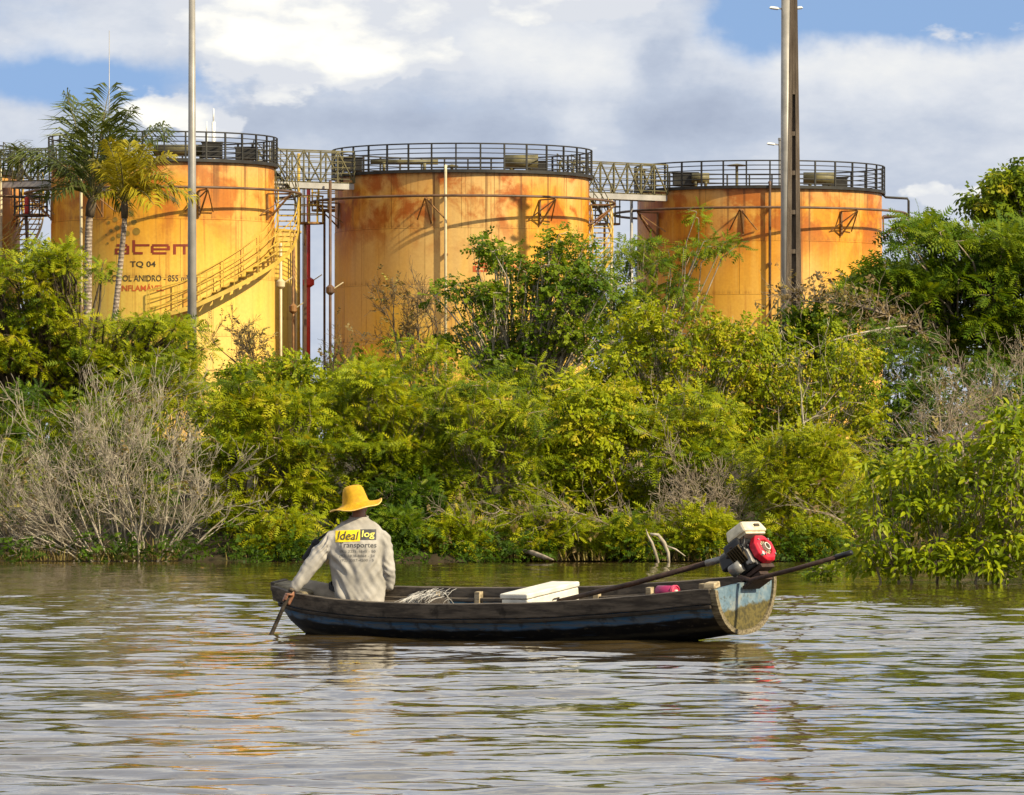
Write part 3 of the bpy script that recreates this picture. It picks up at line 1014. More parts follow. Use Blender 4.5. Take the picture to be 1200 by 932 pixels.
rung = MB().box((0, 0, 0), (1, 0.20, 0.10)).mesh('rung', M['concrete'])
while z < hh * 0.98:
    r_ = link_mesh('rung', rung, cp)
    r_.location = (0, -0.01, z)
    r_.scale = (wz(z) * 0.34, 1, 1)
    z += 0.92
    if z > P(930, 112, 128).z - 1.6:
        break
MB().box((0, -0.01, (z + hh) / 2), (wz((z + hh) / 2) * 0.325, 0.21, hh - z)).build('infill', M['concrete'], cp)


# ================================================================ TREES, BUSHES AND THE BANK
def leaf_pinnate(n=6, leaflet=0.17, w=0.07, droop=0.22):
    """one feathery leaf of unit length along +x: pairs of leaflets swept forward from the stalk"""
    V, Fq = [], []
    for i in range(n):
        x = 0.12 + 0.80 * i / (n - 1)
        L = leaflet * (0.75 + 0.5 * math.sin(math.pi * (i + 0.8) / (n + 0.6)))
        z = -droop * x * x
        b = len(V)
        V += [(x + w, 0, z), (x + 0.55 * L, L, z - 0.03), (x - w, 0, z), (x + 0.55 * L, -L, z - 0.03)]
        Fq.append((b, b + 1, b + 2, b + 3))
    b = len(V)
    V += [(0.92, 0.02, -droop * 0.85), (0.92, -0.02, -droop * 0.85), (1.16, 0, -droop * 1.25), (1.03, 0.05, -droop * 1.05)]
    Fq.append((b, b + 1, b + 2, b + 3))
    return np.array(V, float), np.array(Fq)


def leaf_sprig(n=6, L=0.42, w=0.11, hang=0.35, seed=0):
    """a twig of unit length with n simple pointed leaves"""
    r = random.Random(seed)
    V, Fq = [], []
    for i in range(n):
        x = 0.15 + 0.85 * i / (n - 1)
        a = (1 if i % 2 else -1) * r.uniform(0.5, 1.2)
        l = L * r.uniform(0.75, 1.15)
        d = Vector((math.cos(a), math.sin(a), r.uniform(-0.4, 0.3) - hang)).normalized()
        sde = d.cross(Vector((r.uniform(-.5, .5), r.uniform(-.5, .5), 1))).normalized() * w * r.uniform(0.8, 1.2)
        o = Vector((x, 0, -0.1 * x * x))
        b = len(V)
        V += [tuple(o), tuple(o + d * l * 0.45 + sde), tuple(o + d * l), tuple(o + d * l * 0.45 - sde)]
        Fq.append((b, b + 1, b + 2, b + 3))
    b = len(V)
    V += [(0, 0.01, 0), (0, -0.01, 0), (1, -0.006, -0.1), (1, 0.006, -0.1)]
    Fq.append((b, b + 1, b + 2, b + 3))
    return np.array(V, float), np.array(Fq)


T_PIN = [leaf_pinnate(5, 0.21, 0.075, 0.16), leaf_pinnate(5, 0.24, 0.08, 0.34), leaf_pinnate(6, 0.19, 0.065, 0.06)]
T_FINE = [leaf_pinnate(6, 0.14, 0.06, 0.12), leaf_pinnate(6, 0.16, 0.06, 0.35)]
T_SPRIG = [leaf_sprig(6, 0.46, 0.12, 0.5, 1), leaf_sprig(7, 0.40, 0.11, 0.8, 2), leaf_sprig(5, 0.5, 0.13, 0.2, 3)]
T_ROUND = [leaf_sprig(7, 0.36, 0.15, 0.1, 4), leaf_sprig(8, 0.32, 0.14, 0.3, 5), leaf_sprig(6, 0.40, 0.16, 0.0, 6)]


def unit(a):
    return a / np.maximum(1e-9, np.linalg.norm(a, axis=-1, keepdims=True))


def scatter(templates, pos, dirs, nrm, size, tint, g):
    """many copies of the leaf templates in one pair of arrays"""
    dirs = unit(dirs)
    side = unit(np.cross(nrm, dirs))
    up = np.cross(dirs, side)
    Vs, Fs, Ts = [], [], []
    base = 0
    pick = g.integers(0, len(templates), len(pos))
    for k, (tv, tf) in enumerate(templates):
        m = pick == k
        if not m.any():
            continue
        B = np.stack([dirs[m], side[m], up[m]], 1)                       # n,3,3
        v = np.einsum('vk,nkj->nvj', tv, B) * size[m][:, None, None] + pos[m][:, None, :]
        n = v.shape[0]
        f = tf[None] + (np.arange(n) * len(tv))[:, None, None] + base
        Vs.append(v.reshape(-1, 3))
        Fs.append(f.reshape(-1, 4))
        Ts.append(np.repeat(tint[m], len(tf)))
        base += n * len(tv)
    return np.concatenate(Vs), np.concatenate(Fs), np.concatenate(Ts)


def pad_leaves(pads, per, templates, size, g, flat=0.6, droop=0.15, tint0=0.5, tvar=0.2):
    """leaves growing outward from the surface of each clump; pads: (centre, radius)"""
    C = np.array([p[0] for p in pads])
    Rr = np.array([p[1] for p in pads])
    n = np.maximum(6, (per * (Rr / Rr.mean()) ** 2)).astype(int)
    idx = np.repeat(np.arange(len(pads)), n)
    o = unit(g.normal(size=(len(idx), 3)))
    rad = g.random(len(idx)) ** 0.45
    off = o * rad[:, None] * Rr[idx][:, None]
    off[:, 2] *= flat
    pos = C[idx] + off
    d = o * [1, 1, 0.55] + g.normal(size=o.shape) * 0.35 + np.array([0, 0, -droop])
    nr = np.array([0, 0, 0.45]) + np.array(to_sun) * 0.75 + o * 0.45 + g.normal(size=o.shape) * 0.42
    ptint = g.normal(size=len(pads)) * 0.16
    t = np.clip(tint0 + ptint[idx] + g.normal(size=len(idx)) * tvar, 0, 1)
    t = np.where(g.random(len(idx)) < 0.010, 0.99, t)
    sz = size * (0.7 + 0.6 * g.random(len(idx)))
    return scatter(templates, pos, d, nr, sz, t, g)


def limb(mb, a, b, r0, r1, g, sag=0.0, wob=0.12, n=6, seg=5):
    a, b = np.array(a, float), np.array(b, float)
    L = np.linalg.norm(b - a)
    k1, k2 = g.normal(size=3) * wob * L, g.normal(size=3) * wob * L
    pts, rs = [], []
    for i in range(n + 1):
        t = i / n
        p = a + (b - a) * t + k1 * math.sin(math.pi * t) * 0.6 + k2 * math.sin(2 * math.pi * t) * 0.35
        p[2] += sag * L * math.sin(math.pi * t)
        pts.append(p)
        rs.append(r0 + (r1 - r0) * t)
    mb.tube(pts, rs, seg, cap=False)
    return pts


def crown_pads(g, c, half, n, rad, hollow=0.45, front=0.65, zmin=-1.0):
    pads = []
    c, half = np.array(c), np.array(half)
    tries = 0
    while len(pads) < n and tries < 20000:
        tries += 1
        p = g.uniform(-1, 1, 3)
        r = (abs(p[0]) ** 2.6 + abs(p[1]) ** 2.6 + abs(p[2]) ** 2.6) ** (1 / 2.6)
        if r > 1 or r < hollow or p[2] < zmin:
            continue
        if p[1] > 0 and g.random() < front:
            continue
        pads.append((c + p * half, rad * g.uniform(0.65, 1.3)))
    return pads


def leafy(name, base, pads, label, cat, leaf, bark, templates, per, size, seed, flat=0.6, droop=0.15, tint=0.5, tr=0.05, stems=3, group=None, twig=3, extra=None, twig_r=0.006, fork=0.45):
    """a bush or a tree: trunk (stems, limbs and twigs) and crown (leaves)"""
    g = np.random.default_rng(seed)
    base = np.array(base, float)
    root = empty(name, base, label, cat, group)
    rel = [(p[0] - base, p[1]) for p in pads]
    V, Fq, T = pad_leaves(rel, per, templates, size, g, flat, droop, tint)
    link_mesh('crown', array_mesh('crown', V, Fq, leaf, T), root)
    mb = MB()
    C = np.array([p[0] for p in rel])
    # a few stems, each serving the clumps nearest to its line of growth
    ang = np.argsort(C[:, 0] + g.normal(size=len(C)) * 0.15)
    for k, grp in enumerate(np.array_split(ang, stems)):
        if len(grp) == 0:
            continue
        cen = C[grp].mean(0)
        foot = np.array([g.normal() * 0.12 * (stems > 1), g.normal() * 0.1, -0.25])
        head = foot + (cen - foot) * fork
        head[2] = foot[2] + (cen[2] - foot[2]) * (fork + 0.1)
        limb(mb, foot, head, tr, tr * 0.65, g, 0, 0.06, 6, 7)
        for i in grp:
            p = C[i]
            mid = head + (p - head) * 0.5 + g.normal(size=3) * 0.05
            limb(mb, head, p, tr * 0.42, tr * 0.12, g, 0.06, 0.07, 4, 4)
            for q in range(twig):
                e = p + unit(g.normal(size=3)) * rel[i][1] * np.array([1, 1, flat]) * g.uniform(0.7, 1.2)
                limb(mb, mid if q % 2 else p, e, twig_r * 1.6, twig_r * 0.6, g, 0, 0.08, 3, 3)
    mb.build('trunk', bark, root, True)
    if extra:
        extra(root, g, base)
    return root


def gz(x, y):
    return ground_z(x, y)


def bush(label, x0, x1, top, foot, Y, kind, seed, n=46, name='bush', cat='bush', depth=0.9, leaf='leaf_mid', tint=0.5, templ=None, per=26, size=0.26, rad=0.30, flat=0.5, droop=0.15, bark='bark_grey', group='green bushes along the bank', stems=4, hollow=0.4, front=0.6, twig=2, tr=0.03):
    """bush filling photo columns x0..x1 and rows top..foot at distance Y"""
    g = np.random.default_rng(seed * 31 + 5)
    size, per, n, rad = size * 0.74, int(per * 1.42), int(n * 1.18), rad * 0.82
    a, b = P(x0, foot, Y), P(x1, top, Y)
    c = ((a.x + b.x) / 2, Y, (a.z + b.z) / 2)
    ins = rad * 0.7 + size * 0.4
    half = (max(0.1, abs(b.x - a.x) / 2 - ins * 0.6), depth, max(0.05, abs(b.z - a.z) / 2 - ins * flat))
    pads = crown_pads(g, c, half, n, rad, hollow, front)
    base = (c[0] + g.normal() * 0.1, Y + 0.15, max(-0.15, gz(c[0], Y + 0.15)))
    return leafy(name, base, pads, label, cat, M[leaf], M[bark], templ or T_PIN, per, size, seed, flat, droop, tint, tr, stems, group, twig)


def bare(label, foot, tips_box, Y, seed, n_main, levels, r0, bark='bark_grey', name='bare_bush', cat='bush', spread=0.5, group='leafless grey bushes', lean=(0, 0), fan=1.0, kids=(3, 5), lenf=0.62, tipleaf=0, depth=0.6):
    """leafless shrub: stems fan out and fork again and again"""
    g = np.random.default_rng(seed)
    f = P(foot[0], foot[1], Y)
    root = empty(name, f, label, cat, group)
    mb = MB()
    x0, x1, top = tips_box
    hgt = (foot[1] - top) * Y / F
    tips = []

    def grow(p, d, L, r, lev):
        n = 4
        pts, rs = [p], [r]
        q = p.copy()
        dd = d.copy()
        for i in range(n):
            dd = unit(dd + g.normal(size=3) * 0.13 + np.array([0, 0, 0.05]))
            q = q + dd * L / n
            pts.append(q.copy())
            rs.append(max(0.0035, r * (1 - 0.55 * (i + 1) / n)))
        mb.tube(pts, rs, (6, 4, 3, 3, 3, 3)[lev], cap=False)
        if lev >= levels:
            tips.append((q.copy(), dd.copy()))
            return
        for k in range(int(g.integers(kids[0], kids[1] + 1))):
            i = int(g.integers(1, n + 1))
            nd = unit(dd + g.normal(size=3) * spread)
            grow(pts[i], nd, L * lenf * g.uniform(0.7, 1.25), rs[i] * 0.72, lev + 1)

    for k in range(n_main):
        u = (k + 0.5) / n_main
        tx = (x0 + (x1 - x0) * u - foot[0]) * Y / F
        tz = hgt * (1.0 - 0.55 * abs(2 * u - 1) ** 1.6) * g.uniform(0.75, 1.1)
        d = np.array([tx * fan, g.normal() * depth * 0.5, tz])
        L = np.linalg.norm(d)
        p = np.array([tx * 0.35 + g.normal() * 0.08, g.normal() * 0.25, -0.1])
        grow(p, unit(d + np.array([lean[0], 0, lean[1]])), L * 0.55, r0 * g.uniform(0.7, 1.1), 0)
    mb.build('branches', M[bark], root, True)
    if tipleaf and tips:
        sel = [t for t in tips if g.random() < tipleaf]
        pos = np.array([t[0] for t in sel])
        dr = np.array([t[1] for t in sel]) + g.normal(size=(len(sel), 3)) * 0.4
        V, Fq, T = scatter(T_SPRIG, pos, dr, np.tile([0, 0, 1.0], (len(sel), 1)) + g.normal(size=pos.shape) * 0.3, 0.16 * (0.7 + 0.6 * g.random(len(sel))), np.clip(g.normal(0.5, 0.2, len(sel)), 0, 1), g)
        link_mesh('leaves', array_mesh('leaves', V, Fq, M['leaf_dry'], T), root)
    return root


# ---- far row: low growth that closes the view under the tanks
for i, (x0, x1, top, Y, lb) in enumerate([
        (-120, 60, 400, 128, 'far dark bush at the left edge behind the bright tree'),
        (40, 230, 410, 130, 'far dark bush at the foot of the palms'),
        (220, 400, 428, 131, 'far bush below the pale yellow tank wall'),
        (370, 540, 402, 128, 'far bush at the foot of the middle tank, left half'),
        (520, 720, 392, 130, 'far bush at the foot of the middle tank, right half'),
        (700, 900, 392, 129, 'far bush at the foot of the deep orange tank'),
        (880, 1080, 372, 124, 'far bush at the foot of the concrete post'),
        (1060, 1330, 380, 126, 'far bush behind the trunk of the spreading tree')]):
    bush(lb, x0, x1, top, 520, Y, 0, 200 + i, n=30, depth=1.0, leaf='leaf_mid', tint=0.4, templ=T_ROUND, per=12, size=0.40, rad=0.55, twig=0, group='far bushes below the tanks')


# ---- spreading dark tree on the right, with layered flat boughs
def layered_tree():
    g = np.random.default_rng(77)
    Y = 116
    pads = []
    tiers = [(1010, 318, 60, 10), (1060, 300, 80, 14), (1000, 352, 34, 8), (1130, 282, 100, 16), (1210, 268, 90, 16), (1095, 330, 110, 20), (1180, 318, 110, 20), (1085, 262, 60, 10), (1060, 252, 40, 8),
             (1140, 260, 70, 12), (1060, 372, 70, 12), (1150, 362, 90, 16), (1260, 300, 110, 18), (1230, 350, 110, 18), (1300, 270, 100, 14), (1290, 390, 100, 12), (1200, 395, 80, 12), (1110, 398, 60, 8), (1025, 335, 70, 12), (1150, 300, 120, 22), (1080, 310, 90, 16)]
    for px, py, w, n in tiers:
        for k in range(n):
            u = g.uniform(-1, 1)
            c = P(px + 22 + u * w * 0.9, py + 12 + (abs(u) ** 2) * 14 + g.normal() * 7, Y + g.uniform(-1.8, 1.2))
            pads.append((np.array(c), 0.32 * g.uniform(0.7, 1.25)))
    b = P(1180, 470, Y)
    leafy('spreading_tree', (b.x, Y, gz(b.x, Y)), pads, 'broad dark green tree with layered flat boughs, right of the deep orange tank', 'tree', M['leaf_dark'], M['bark_grey'],
          T_PIN, 52, 0.30, 78, flat=0.36, droop=0.15, tint=0.66, tr=0.11, stems=3, twig=1, fork=0.5)


layered_tree()


def corner_tree():
    g = np.random.default_rng(79)
    Y = 122
    pads = []
    for px, py, w, n in [(1175, 212, 24, 10), (1205, 205, 40, 14), (1170, 235, 20, 6), (1230, 240, 50, 16), (1280, 225, 50, 14), (1200, 255, 40, 10), (1260, 280, 60, 10)]:
        for k in range(n):
            pads.append((np.array(P(px + g.normal() * w * 0.5, py + g.normal() * 9, Y + g.uniform(-0.8, 0.8))), 0.33 * g.uniform(0.7, 1.2)))
    b = P(1240, 470, Y)
    leafy('slender_tree', (b.x, Y, gz(b.x, Y)), pads, 'lighter green tree with hanging leaves whose top breaks the skyline at the right edge', 'tree', M['leaf_mid'], M['bark_grey'],
          T_SPRIG, 26, 0.34, 80, flat=0.7, droop=0.6, tint=0.42, tr=0.11, stems=1, twig=1)


corner_tree()


# ---- bright feathery tree on the left
def left_tree():
    g = np.random.default_rng(81)
    Y = 108
    pads = []
    for px, py, w, h, n in [(30, 300, 55, 18, 24), (66, 345, 22, 20, 10), (20, 340, 60, 30, 30), (50, 385, 46, 26, 26), (115, 402, 40, 12, 12), (30, 400, 70, 34, 30), (150, 402, 60, 14, 20), (145, 366, 40, 8, 10), (205, 368, 34, 8, 12), (120, 385, 30, 8, 6), (212, 402, 28, 12, 14), (60, 278, 26, 12, 8),
                            (50, 302, 32, 12, 10), (124, 300, 8, 5, 2), (-40, 320, 60, 40, 24), (-70, 400, 70, 50, 24), (40, 450, 90, 34, 30), (140, 430, 80, 26, 22), (200, 420, 40, 20, 10), (185, 368, 20, 5, 4), (20, 490, 70, 40, 22)]:
        for k in range(n):
            pads.append((np.array(P(px + g.uniform(-1, 1) * w, py + 16 + g.uniform(-1, 1) * h, Y + g.uniform(-1.3, 1.1))), 0.25 * g.uniform(0.7, 1.25)))
    b = P(88, 520, Y)
    leafy('feathery_tree', (b.x, Y, gz(b.x, Y)), pads, 'bright green feathery tree below the palms at the left edge', 'tree', M['leaf_bright'], M['bark_dark'],
          T_PIN, 40, 0.20, 82, flat=0.55, droop=0.12, tint=0.42, tr=0.13, stems=4, twig=2)


left_tree()


# ---- dark open tree in front of the middle tank, and its neighbours
def open_tree(spec, Y, foot, label, leaf, templ, seed, per, size, tint, rad=0.26, bark='bark_pale', tr=0.07, stems=5, flat=0.75, name='open_tree', jit=0.9, twig=3):
    g = np.random.default_rng(seed)
    pads = []
    for px, py, w, h, n in spec:
        for k in range(n):
            pads.append((np.array(P(px + g.normal() * w * 0.55, py + g.normal() * h * 0.55, Y + g.uniform(-jit, jit))), rad * g.uniform(0.6, 1.3)))
    b = P(foot[0], foot[1], Y)
    return leafy(name, (b.x, Y, gz(b.x, Y)), pads, label, 'tree', M[leaf], M[bark], templ, per, size, seed + 1, flat, 0.2, tint, tr, stems, 'open trees in front of the tanks', twig)


open_tree([(585, 300, 26, 12, 8), (645, 288, 16, 12, 5), (570, 285, 10, 6, 3), (640, 320, 40, 18, 14), (560, 345, 30, 14, 8), (600, 350, 40, 22, 14), (660, 350, 40, 26, 18), (700, 325, 36, 18, 12), (690, 285, 10, 14, 3), (540, 335, 20, 10, 4), (620, 390, 60, 24, 20), (690, 395, 46, 26, 16), (555, 385, 30, 16, 7), (595, 420, 50, 16, 10)],
          103, (612, 470), 'dark open tree whose pale forked branches cross the faded letters of the middle tank', 'leaf_dark', T_ROUND, 91, 26, 0.17, 0.66)
open_tree([(735, 300, 20, 16, 6), (770, 310, 18, 12, 5), (745, 345, 36, 22, 14), (705, 360, 30, 26, 10), (790, 340, 24, 16, 6), (758, 285, 12, 8, 3), (845, 288, 16, 5, 5), (820, 258, 10, 6, 2), (806, 296, 8, 12, 2), (750, 390, 50, 22, 14)],
          105, (748, 470), 'thin sparse tree reaching one bough across the deep orange tank', 'leaf_dark', T_PIN, 93, 40, 0.19, 0.7, rad=0.24, bark='bark_grey', tr=0.05, twig=1)
# leafless little trees in front of the tank walls
bare('small leafless tree against the dark left flank of the middle tank', (485, 430), (445, 530, 302), 106, 41, 4, 4, 0.035, 'bark_dark', 'bare_tree', 'tree', 0.6, 'leafless small trees', tipleaf=0.10)
bare('small leafless tree leaning against the pale wall under the stair', (322, 440), (258, 335, 362), 106, 43, 4, 4, 0.035, 'bark_dark', 'bare_tree', 'tree', 0.55, 'leafless small trees', lean=(-0.4, 0), tipleaf=0.12)
bare('tiny leafless sapling in the gap beside the red pipe', (375, 440), (362, 420, 385), 106, 44, 3, 3, 0.02, 'bark_dark', 'bare_tree', 'tree', 0.6, 'leafless small trees', tipleaf=0.1)

# ---- second row
bush('rounded bush right of the little leafless tree under the stair', 235, 420, 412, 560, 97, 0, 1, n=70, depth=1.0, tint=0.45, leaf='leaf_bright', size=0.22, templ=T_ROUND, per=22)
bush('bright bush below the dark left flank of the middle tank', 395, 575, 388, 560, 98, 0, 2, n=76, depth=1.0, tint=0.45, leaf='leaf_bright', size=0.24)
bush('bush hugging the foot of the dark open tree', 545, 725, 420, 580, 97, 0, 3, n=66, depth=1.0, tint=0.36, leaf='leaf_bright', size=0.24)
bush('tall yellow green bush with pointed leaves, left of the pale forked stems', 690, 905, 338, 560, 98, 0, 4, n=96, depth=1.0, leaf='leaf_bright', tint=0.5, templ=T_SPRIG, per=24, size=0.24, bark='bark_pale', flat=0.8, droop=0.4, twig=4)
bush('yellow green bush with pointed leaves, right of the pale forked stems', 835, 1045, 366, 580, 98.5, 0, 5, n=90, depth=1.0, leaf='leaf_bright', tint=0.48, templ=T_SPRIG, per=22, size=0.23, bark='bark_pale', flat=0.8, droop=0.4, twig=4)
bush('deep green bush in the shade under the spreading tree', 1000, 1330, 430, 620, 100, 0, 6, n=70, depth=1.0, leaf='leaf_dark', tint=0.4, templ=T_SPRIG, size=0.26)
bush('small dark bush at the foot of the concrete post', 890, 1010, 352, 430, 108, 0, 8, n=30, depth=0.7, leaf='leaf_dark', tint=0.6, templ=T_ROUND, size=0.26)
# pale forked stems
bare('pale forked leafless stems standing up out of the yellow green bushes', (915, 560), (895, 985, 395), 96.6, 51, 3, 3, 0.028, 'bark_pale', 'pale_stems', 'dead stems', 0.55, 'leafless grey bushes', kids=(2, 3))
bare('pair of pale leafless stems rising left of the forked ones', (765, 520), (750, 800, 400), 96.4, 53, 3, 2, 0.018, 'bark_pale', 'pale_stems', 'dead stems', 0.4, 'leafless grey bushes', kids=(2, 3))
# fallen crown with dry brown twigs near the concrete post
def fallen(label, a, b, Y, seed, r, n, L, dirn, leafy_=0.25, name='fallen_branch', bark='bark_pale', group='dead branches', kids=3):
    g = np.random.default_rng(seed)
    p, q = np.array(P(*a, Y)), np.array(P(*b, Y - 0.6))
    root = empty(name, p, label, 'dead branch', group)
    mb = MB()
    pts = limb(mb, p - p, q - p, r, r * 0.3, g, 0.06, 0.05, 10, 7)
    tips = []
    for k in range(n):
        s = pts[int(g.integers(1, len(pts)))]
        d = unit(np.array(dirn) + g.normal(size=3) * 0.6)
        e = s + d * L * g.uniform(0.5, 1.2)
        c = limb(mb, s, e, r * 0.3, r * 0.09, g, 0, 0.1, 4, 4)
        for j in range(kids):
            f = c[int(g.integers(1, 5))]
            e2 = f + unit(d + g.normal(size=3) * 0.8) * L * g.uniform(0.25, 0.6)
            limb(mb, f, e2, r * 0.13, r * 0.06, g, 0, 0.1, 3, 4)
            tips.append((e2, d))
    mb.build('branches', M[bark], root, True)
    if leafy_:
        sel = [t for t in tips if g.random() < leafy_]
        if sel:
            pos = np.array([t[0] for t in sel])
            V, Fq, T = scatter(T_SPRIG, pos, g.normal(size=pos.shape), np.tile([0, 0, 1.0], (len(sel), 1)) + g.normal(size=pos.shape) * 0.5, 0.2 * (0.7 + 0.6 * g.random(len(sel))), g.random(len(sel)) * 0.7, g)
            link_mesh('leaves', array_mesh('leaves', V, Fq, M['leaf_dry'], T), root)
    return root


fallen('dry brown broken bough sloping down from the post to the spreading tree', (1100, 402), (925, 352), 108, 61, 0.036, 90, 0.55, (-0.3, -0.3, 0.35), 0.6, bark='bark_grey')
fallen('bare pale bough reaching left below the broken brown one', (1062, 382), (930, 420), 106, 62, 0.022, 20, 0.5, (-0.3, -0.2, -0.5), 0.1)

# grey thicket on the right
bare('wide grey leafless thicket on the right, above the broad leaved bush', (1100, 560), (1030, 1200, 395), 94, 71, 14, 4, 0.022, 'bark_grey', spread=0.6, lean=(-0.25, 0), kids=(2, 4), tipleaf=0.05)
bare('grey leafless thicket at the right edge under the spreading tree', (1190, 540), (1130, 1300, 388), 95, 72, 12, 4, 0.022, 'bark_grey', spread=0.6, kids=(2, 4), tipleaf=0.05)
fallen('tangle of bent grey stems low on the right bank', (1080, 640), (960, 560), 91, 63, 0.03, 26, 0.7, (-0.6, -0.2, 0.2), 0.15)

# ---- front row, rooted at the water's edge
bush('pale green bush at the left edge, showing through the leafless bush', -130, 60, 500, 640, 91, 0, 11, n=60, leaf='leaf_mid', tint=0.4, size=0.22)
bush('shaded bush behind the middle of the big leafless bush', 40, 220, 455, 640, 92, 0, 12, n=66, leaf='leaf_mid', tint=0.35, size=0.22)
bush('layered feathery bush between the leafless bush and the straw hat', 228, 402, 432, 650, 89, 0, 13, n=100, leaf='leaf_bright', tint=0.42, flat=0.26, rad=0.32, per=34, droop=0.08, hollow=0.2)
bush('tall feathery bush directly behind the straw hat', 372, 530, 420, 650, 89.5, 0, 14, n=100, leaf='leaf_bright', tint=0.4, flat=0.26, rad=0.32, per=34, droop=0.08, hollow=0.2)
bush('feathery bush with drooping boughs right of the straw hat', 490, 650, 430, 648, 89.2, 0, 15, n=96, leaf='leaf_bright', tint=0.34, flat=0.34, rad=0.32, per=34, droop=0.25, hollow=0.2, templ=T_FINE + T_PIN[:1])
bush('bush with mixed small leaves above the white box', 620, 775, 436, 640, 89.8, 0, 16, n=92, leaf='leaf_bright', tint=0.5, flat=0.5, rad=0.30, per=28, droop=0.35, hollow=0.2, templ=T_SPRIG + T_PIN[:1])
bush('feathery bush half buried in grey twigs, left of the engine', 745, 880, 450, 645, 89.6, 0, 17, n=70, leaf='leaf_bright', tint=0.4, flat=0.3, rad=0.3, per=30, hollow=0.2)
bush('fine leaved bright bush right behind the engine', 868, 1030, 490, 655, 88.6, 0, 18, n=110, leaf='leaf_bright', tint=0.55, templ=T_FINE, size=0.25, flat=0.6, rad=0.26, per=34, hollow=0.2, droop=0.05)
bush('leggy bush in the shade behind the broad leaved bush', 1000, 1120, 520, 660, 90, 0, 19, n=46, leaf='leaf_mid', tint=0.35, templ=T_SPRIG, size=0.2)
bush('bush at the far right, past the frame of broad leaves', 1180, 1380, 440, 650, 90, 0, 20, n=60, leaf='leaf_mid', tint=0.4, templ=T_SPRIG, size=0.22)
# low sprays over the water
for i, (x0, x1, t_, b_, lb) in enumerate([(275, 405, 590, 656, 'low feathery spray touching the water left of the man'), (485, 590, 598, 657, 'low bright spray touching the water right of the man'),
                                          (585, 705, 592, 654, 'low green spray beside the floating log'), (685, 785, 590, 656, 'low green spray left of the forked driftwood'),
                                          (780, 865, 580, 656, 'low yellow green spray below the engine shaft'), (895, 1005, 595, 657, 'low yellow green spray under the engine handle'), (425, 505, 590, 656, 'low spray with leaves darkened for the shade just right of the man')]):
    bush(lb, x0, x1, t_, b_, 87.6, 0, 30 + i, n=30, depth=0.5, leaf='leaf_bright' if i != 6 else 'leaf_dark', tint=0.45, rad=0.24, per=30, size=0.22, hollow=0.0, stems=3, tr=0.014, group='low sprays at the waterline')  # the spray right of the man gets dark leaves to stand for shade

bush('leafy bush filling the bank behind the tips of the big leafless bush', 85, 265, 402, 570, 99, 0, 41, n=66, depth=0.9, leaf='leaf_mid', tint=0.5, size=0.24)


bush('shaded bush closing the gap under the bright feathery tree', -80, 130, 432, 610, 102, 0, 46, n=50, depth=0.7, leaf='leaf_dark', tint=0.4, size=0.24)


def undergrowth():
    g = np.random.default_rng(12)
    n = 6000
    x = g.uniform(-11.5, 11.5, n)
    y = 86.4 + 12 * g.random(n) ** 2.4 + 0.5 * np.sin(x * 0.7) + 0.25 * np.sin(x * 1.9 + 1.0)
    keep = np.array([noise.noise(Vector((a * 1.1, b * 0.8, 7.7))) for a, b in zip(x, y)]) > -0.12
    x, y = x[keep], y[keep]
    n = len(x)
    z = np.array([max(-0.02, gz(a, b)) for a, b in zip(x, y)]) + 0.03 + 0.40 * g.random(n) ** 1.6
    pos = np.stack([x, y, z], 1)
    d = g.normal(size=(n, 3)) * [1, 1, 0.5] + [0, -0.4, 0.1]
    V, Fq, T = scatter(T_PIN[:2] + T_SPRIG, pos, d, np.array([0, -0.2, 0.9]) + g.normal(size=(n, 3)) * 0.5, 0.19 * (0.7 + 0.6 * g.random(n)), np.clip(g.normal(0.24, 0.16, n), 0, 1), g)  # low leaf tint paints the shadow lying beneath the bushes
    tag(link_mesh('undergrowth', array_mesh('undergrowth', V, Fq, M['leaf_dark'], T)), 'low green undergrowth covering the river bank', 'undergrowth', kind='stuff')


undergrowth()

# big leafless bush on the left
bare('big pale leafless bush fanning up from the water on the left', (165, 655), (-10, 262, 425), 87.6, 21, 30, 4, 0.021, 'bark_pale', spread=0.38, kids=(2, 4), fan=1.1, lenf=0.6, tipleaf=0.04)
bare('lower leafless bush at the left edge beside the big one', (40, 655), (-60, 150, 520), 87.8, 22, 14, 3, 0.016, 'bark_grey', spread=0.5, kids=(3, 4), lean=(-0.25, 0))
# twig tangles low on the bank
bare('grey twig tangle left of the engine', (838, 650), (745, 900, 520), 88.2, 23, 14, 4, 0.015, 'bark_grey', spread=0.65, kids=(3, 4))
for i, (x, w, lb) in enumerate([(560, 80, 'flattened grey twigs under the drooping boughs'), (640, 90, 'flattened grey twigs behind the floating log'), (710, 80, 'flattened grey twigs beside the forked driftwood'), (985, 60, 'flattened dry twigs left of the broad leaved bush')]):
    fallen(lb, (x + w * 0.6, 645), (x - w * 0.6, 598), 88.0, 24 + i, 0.02, 34, 0.55, (-0.8, -0.35, 0.25), 0.12, 'dry_twigs', 'bark_grey', 'flattened dry twigs', kids=4)

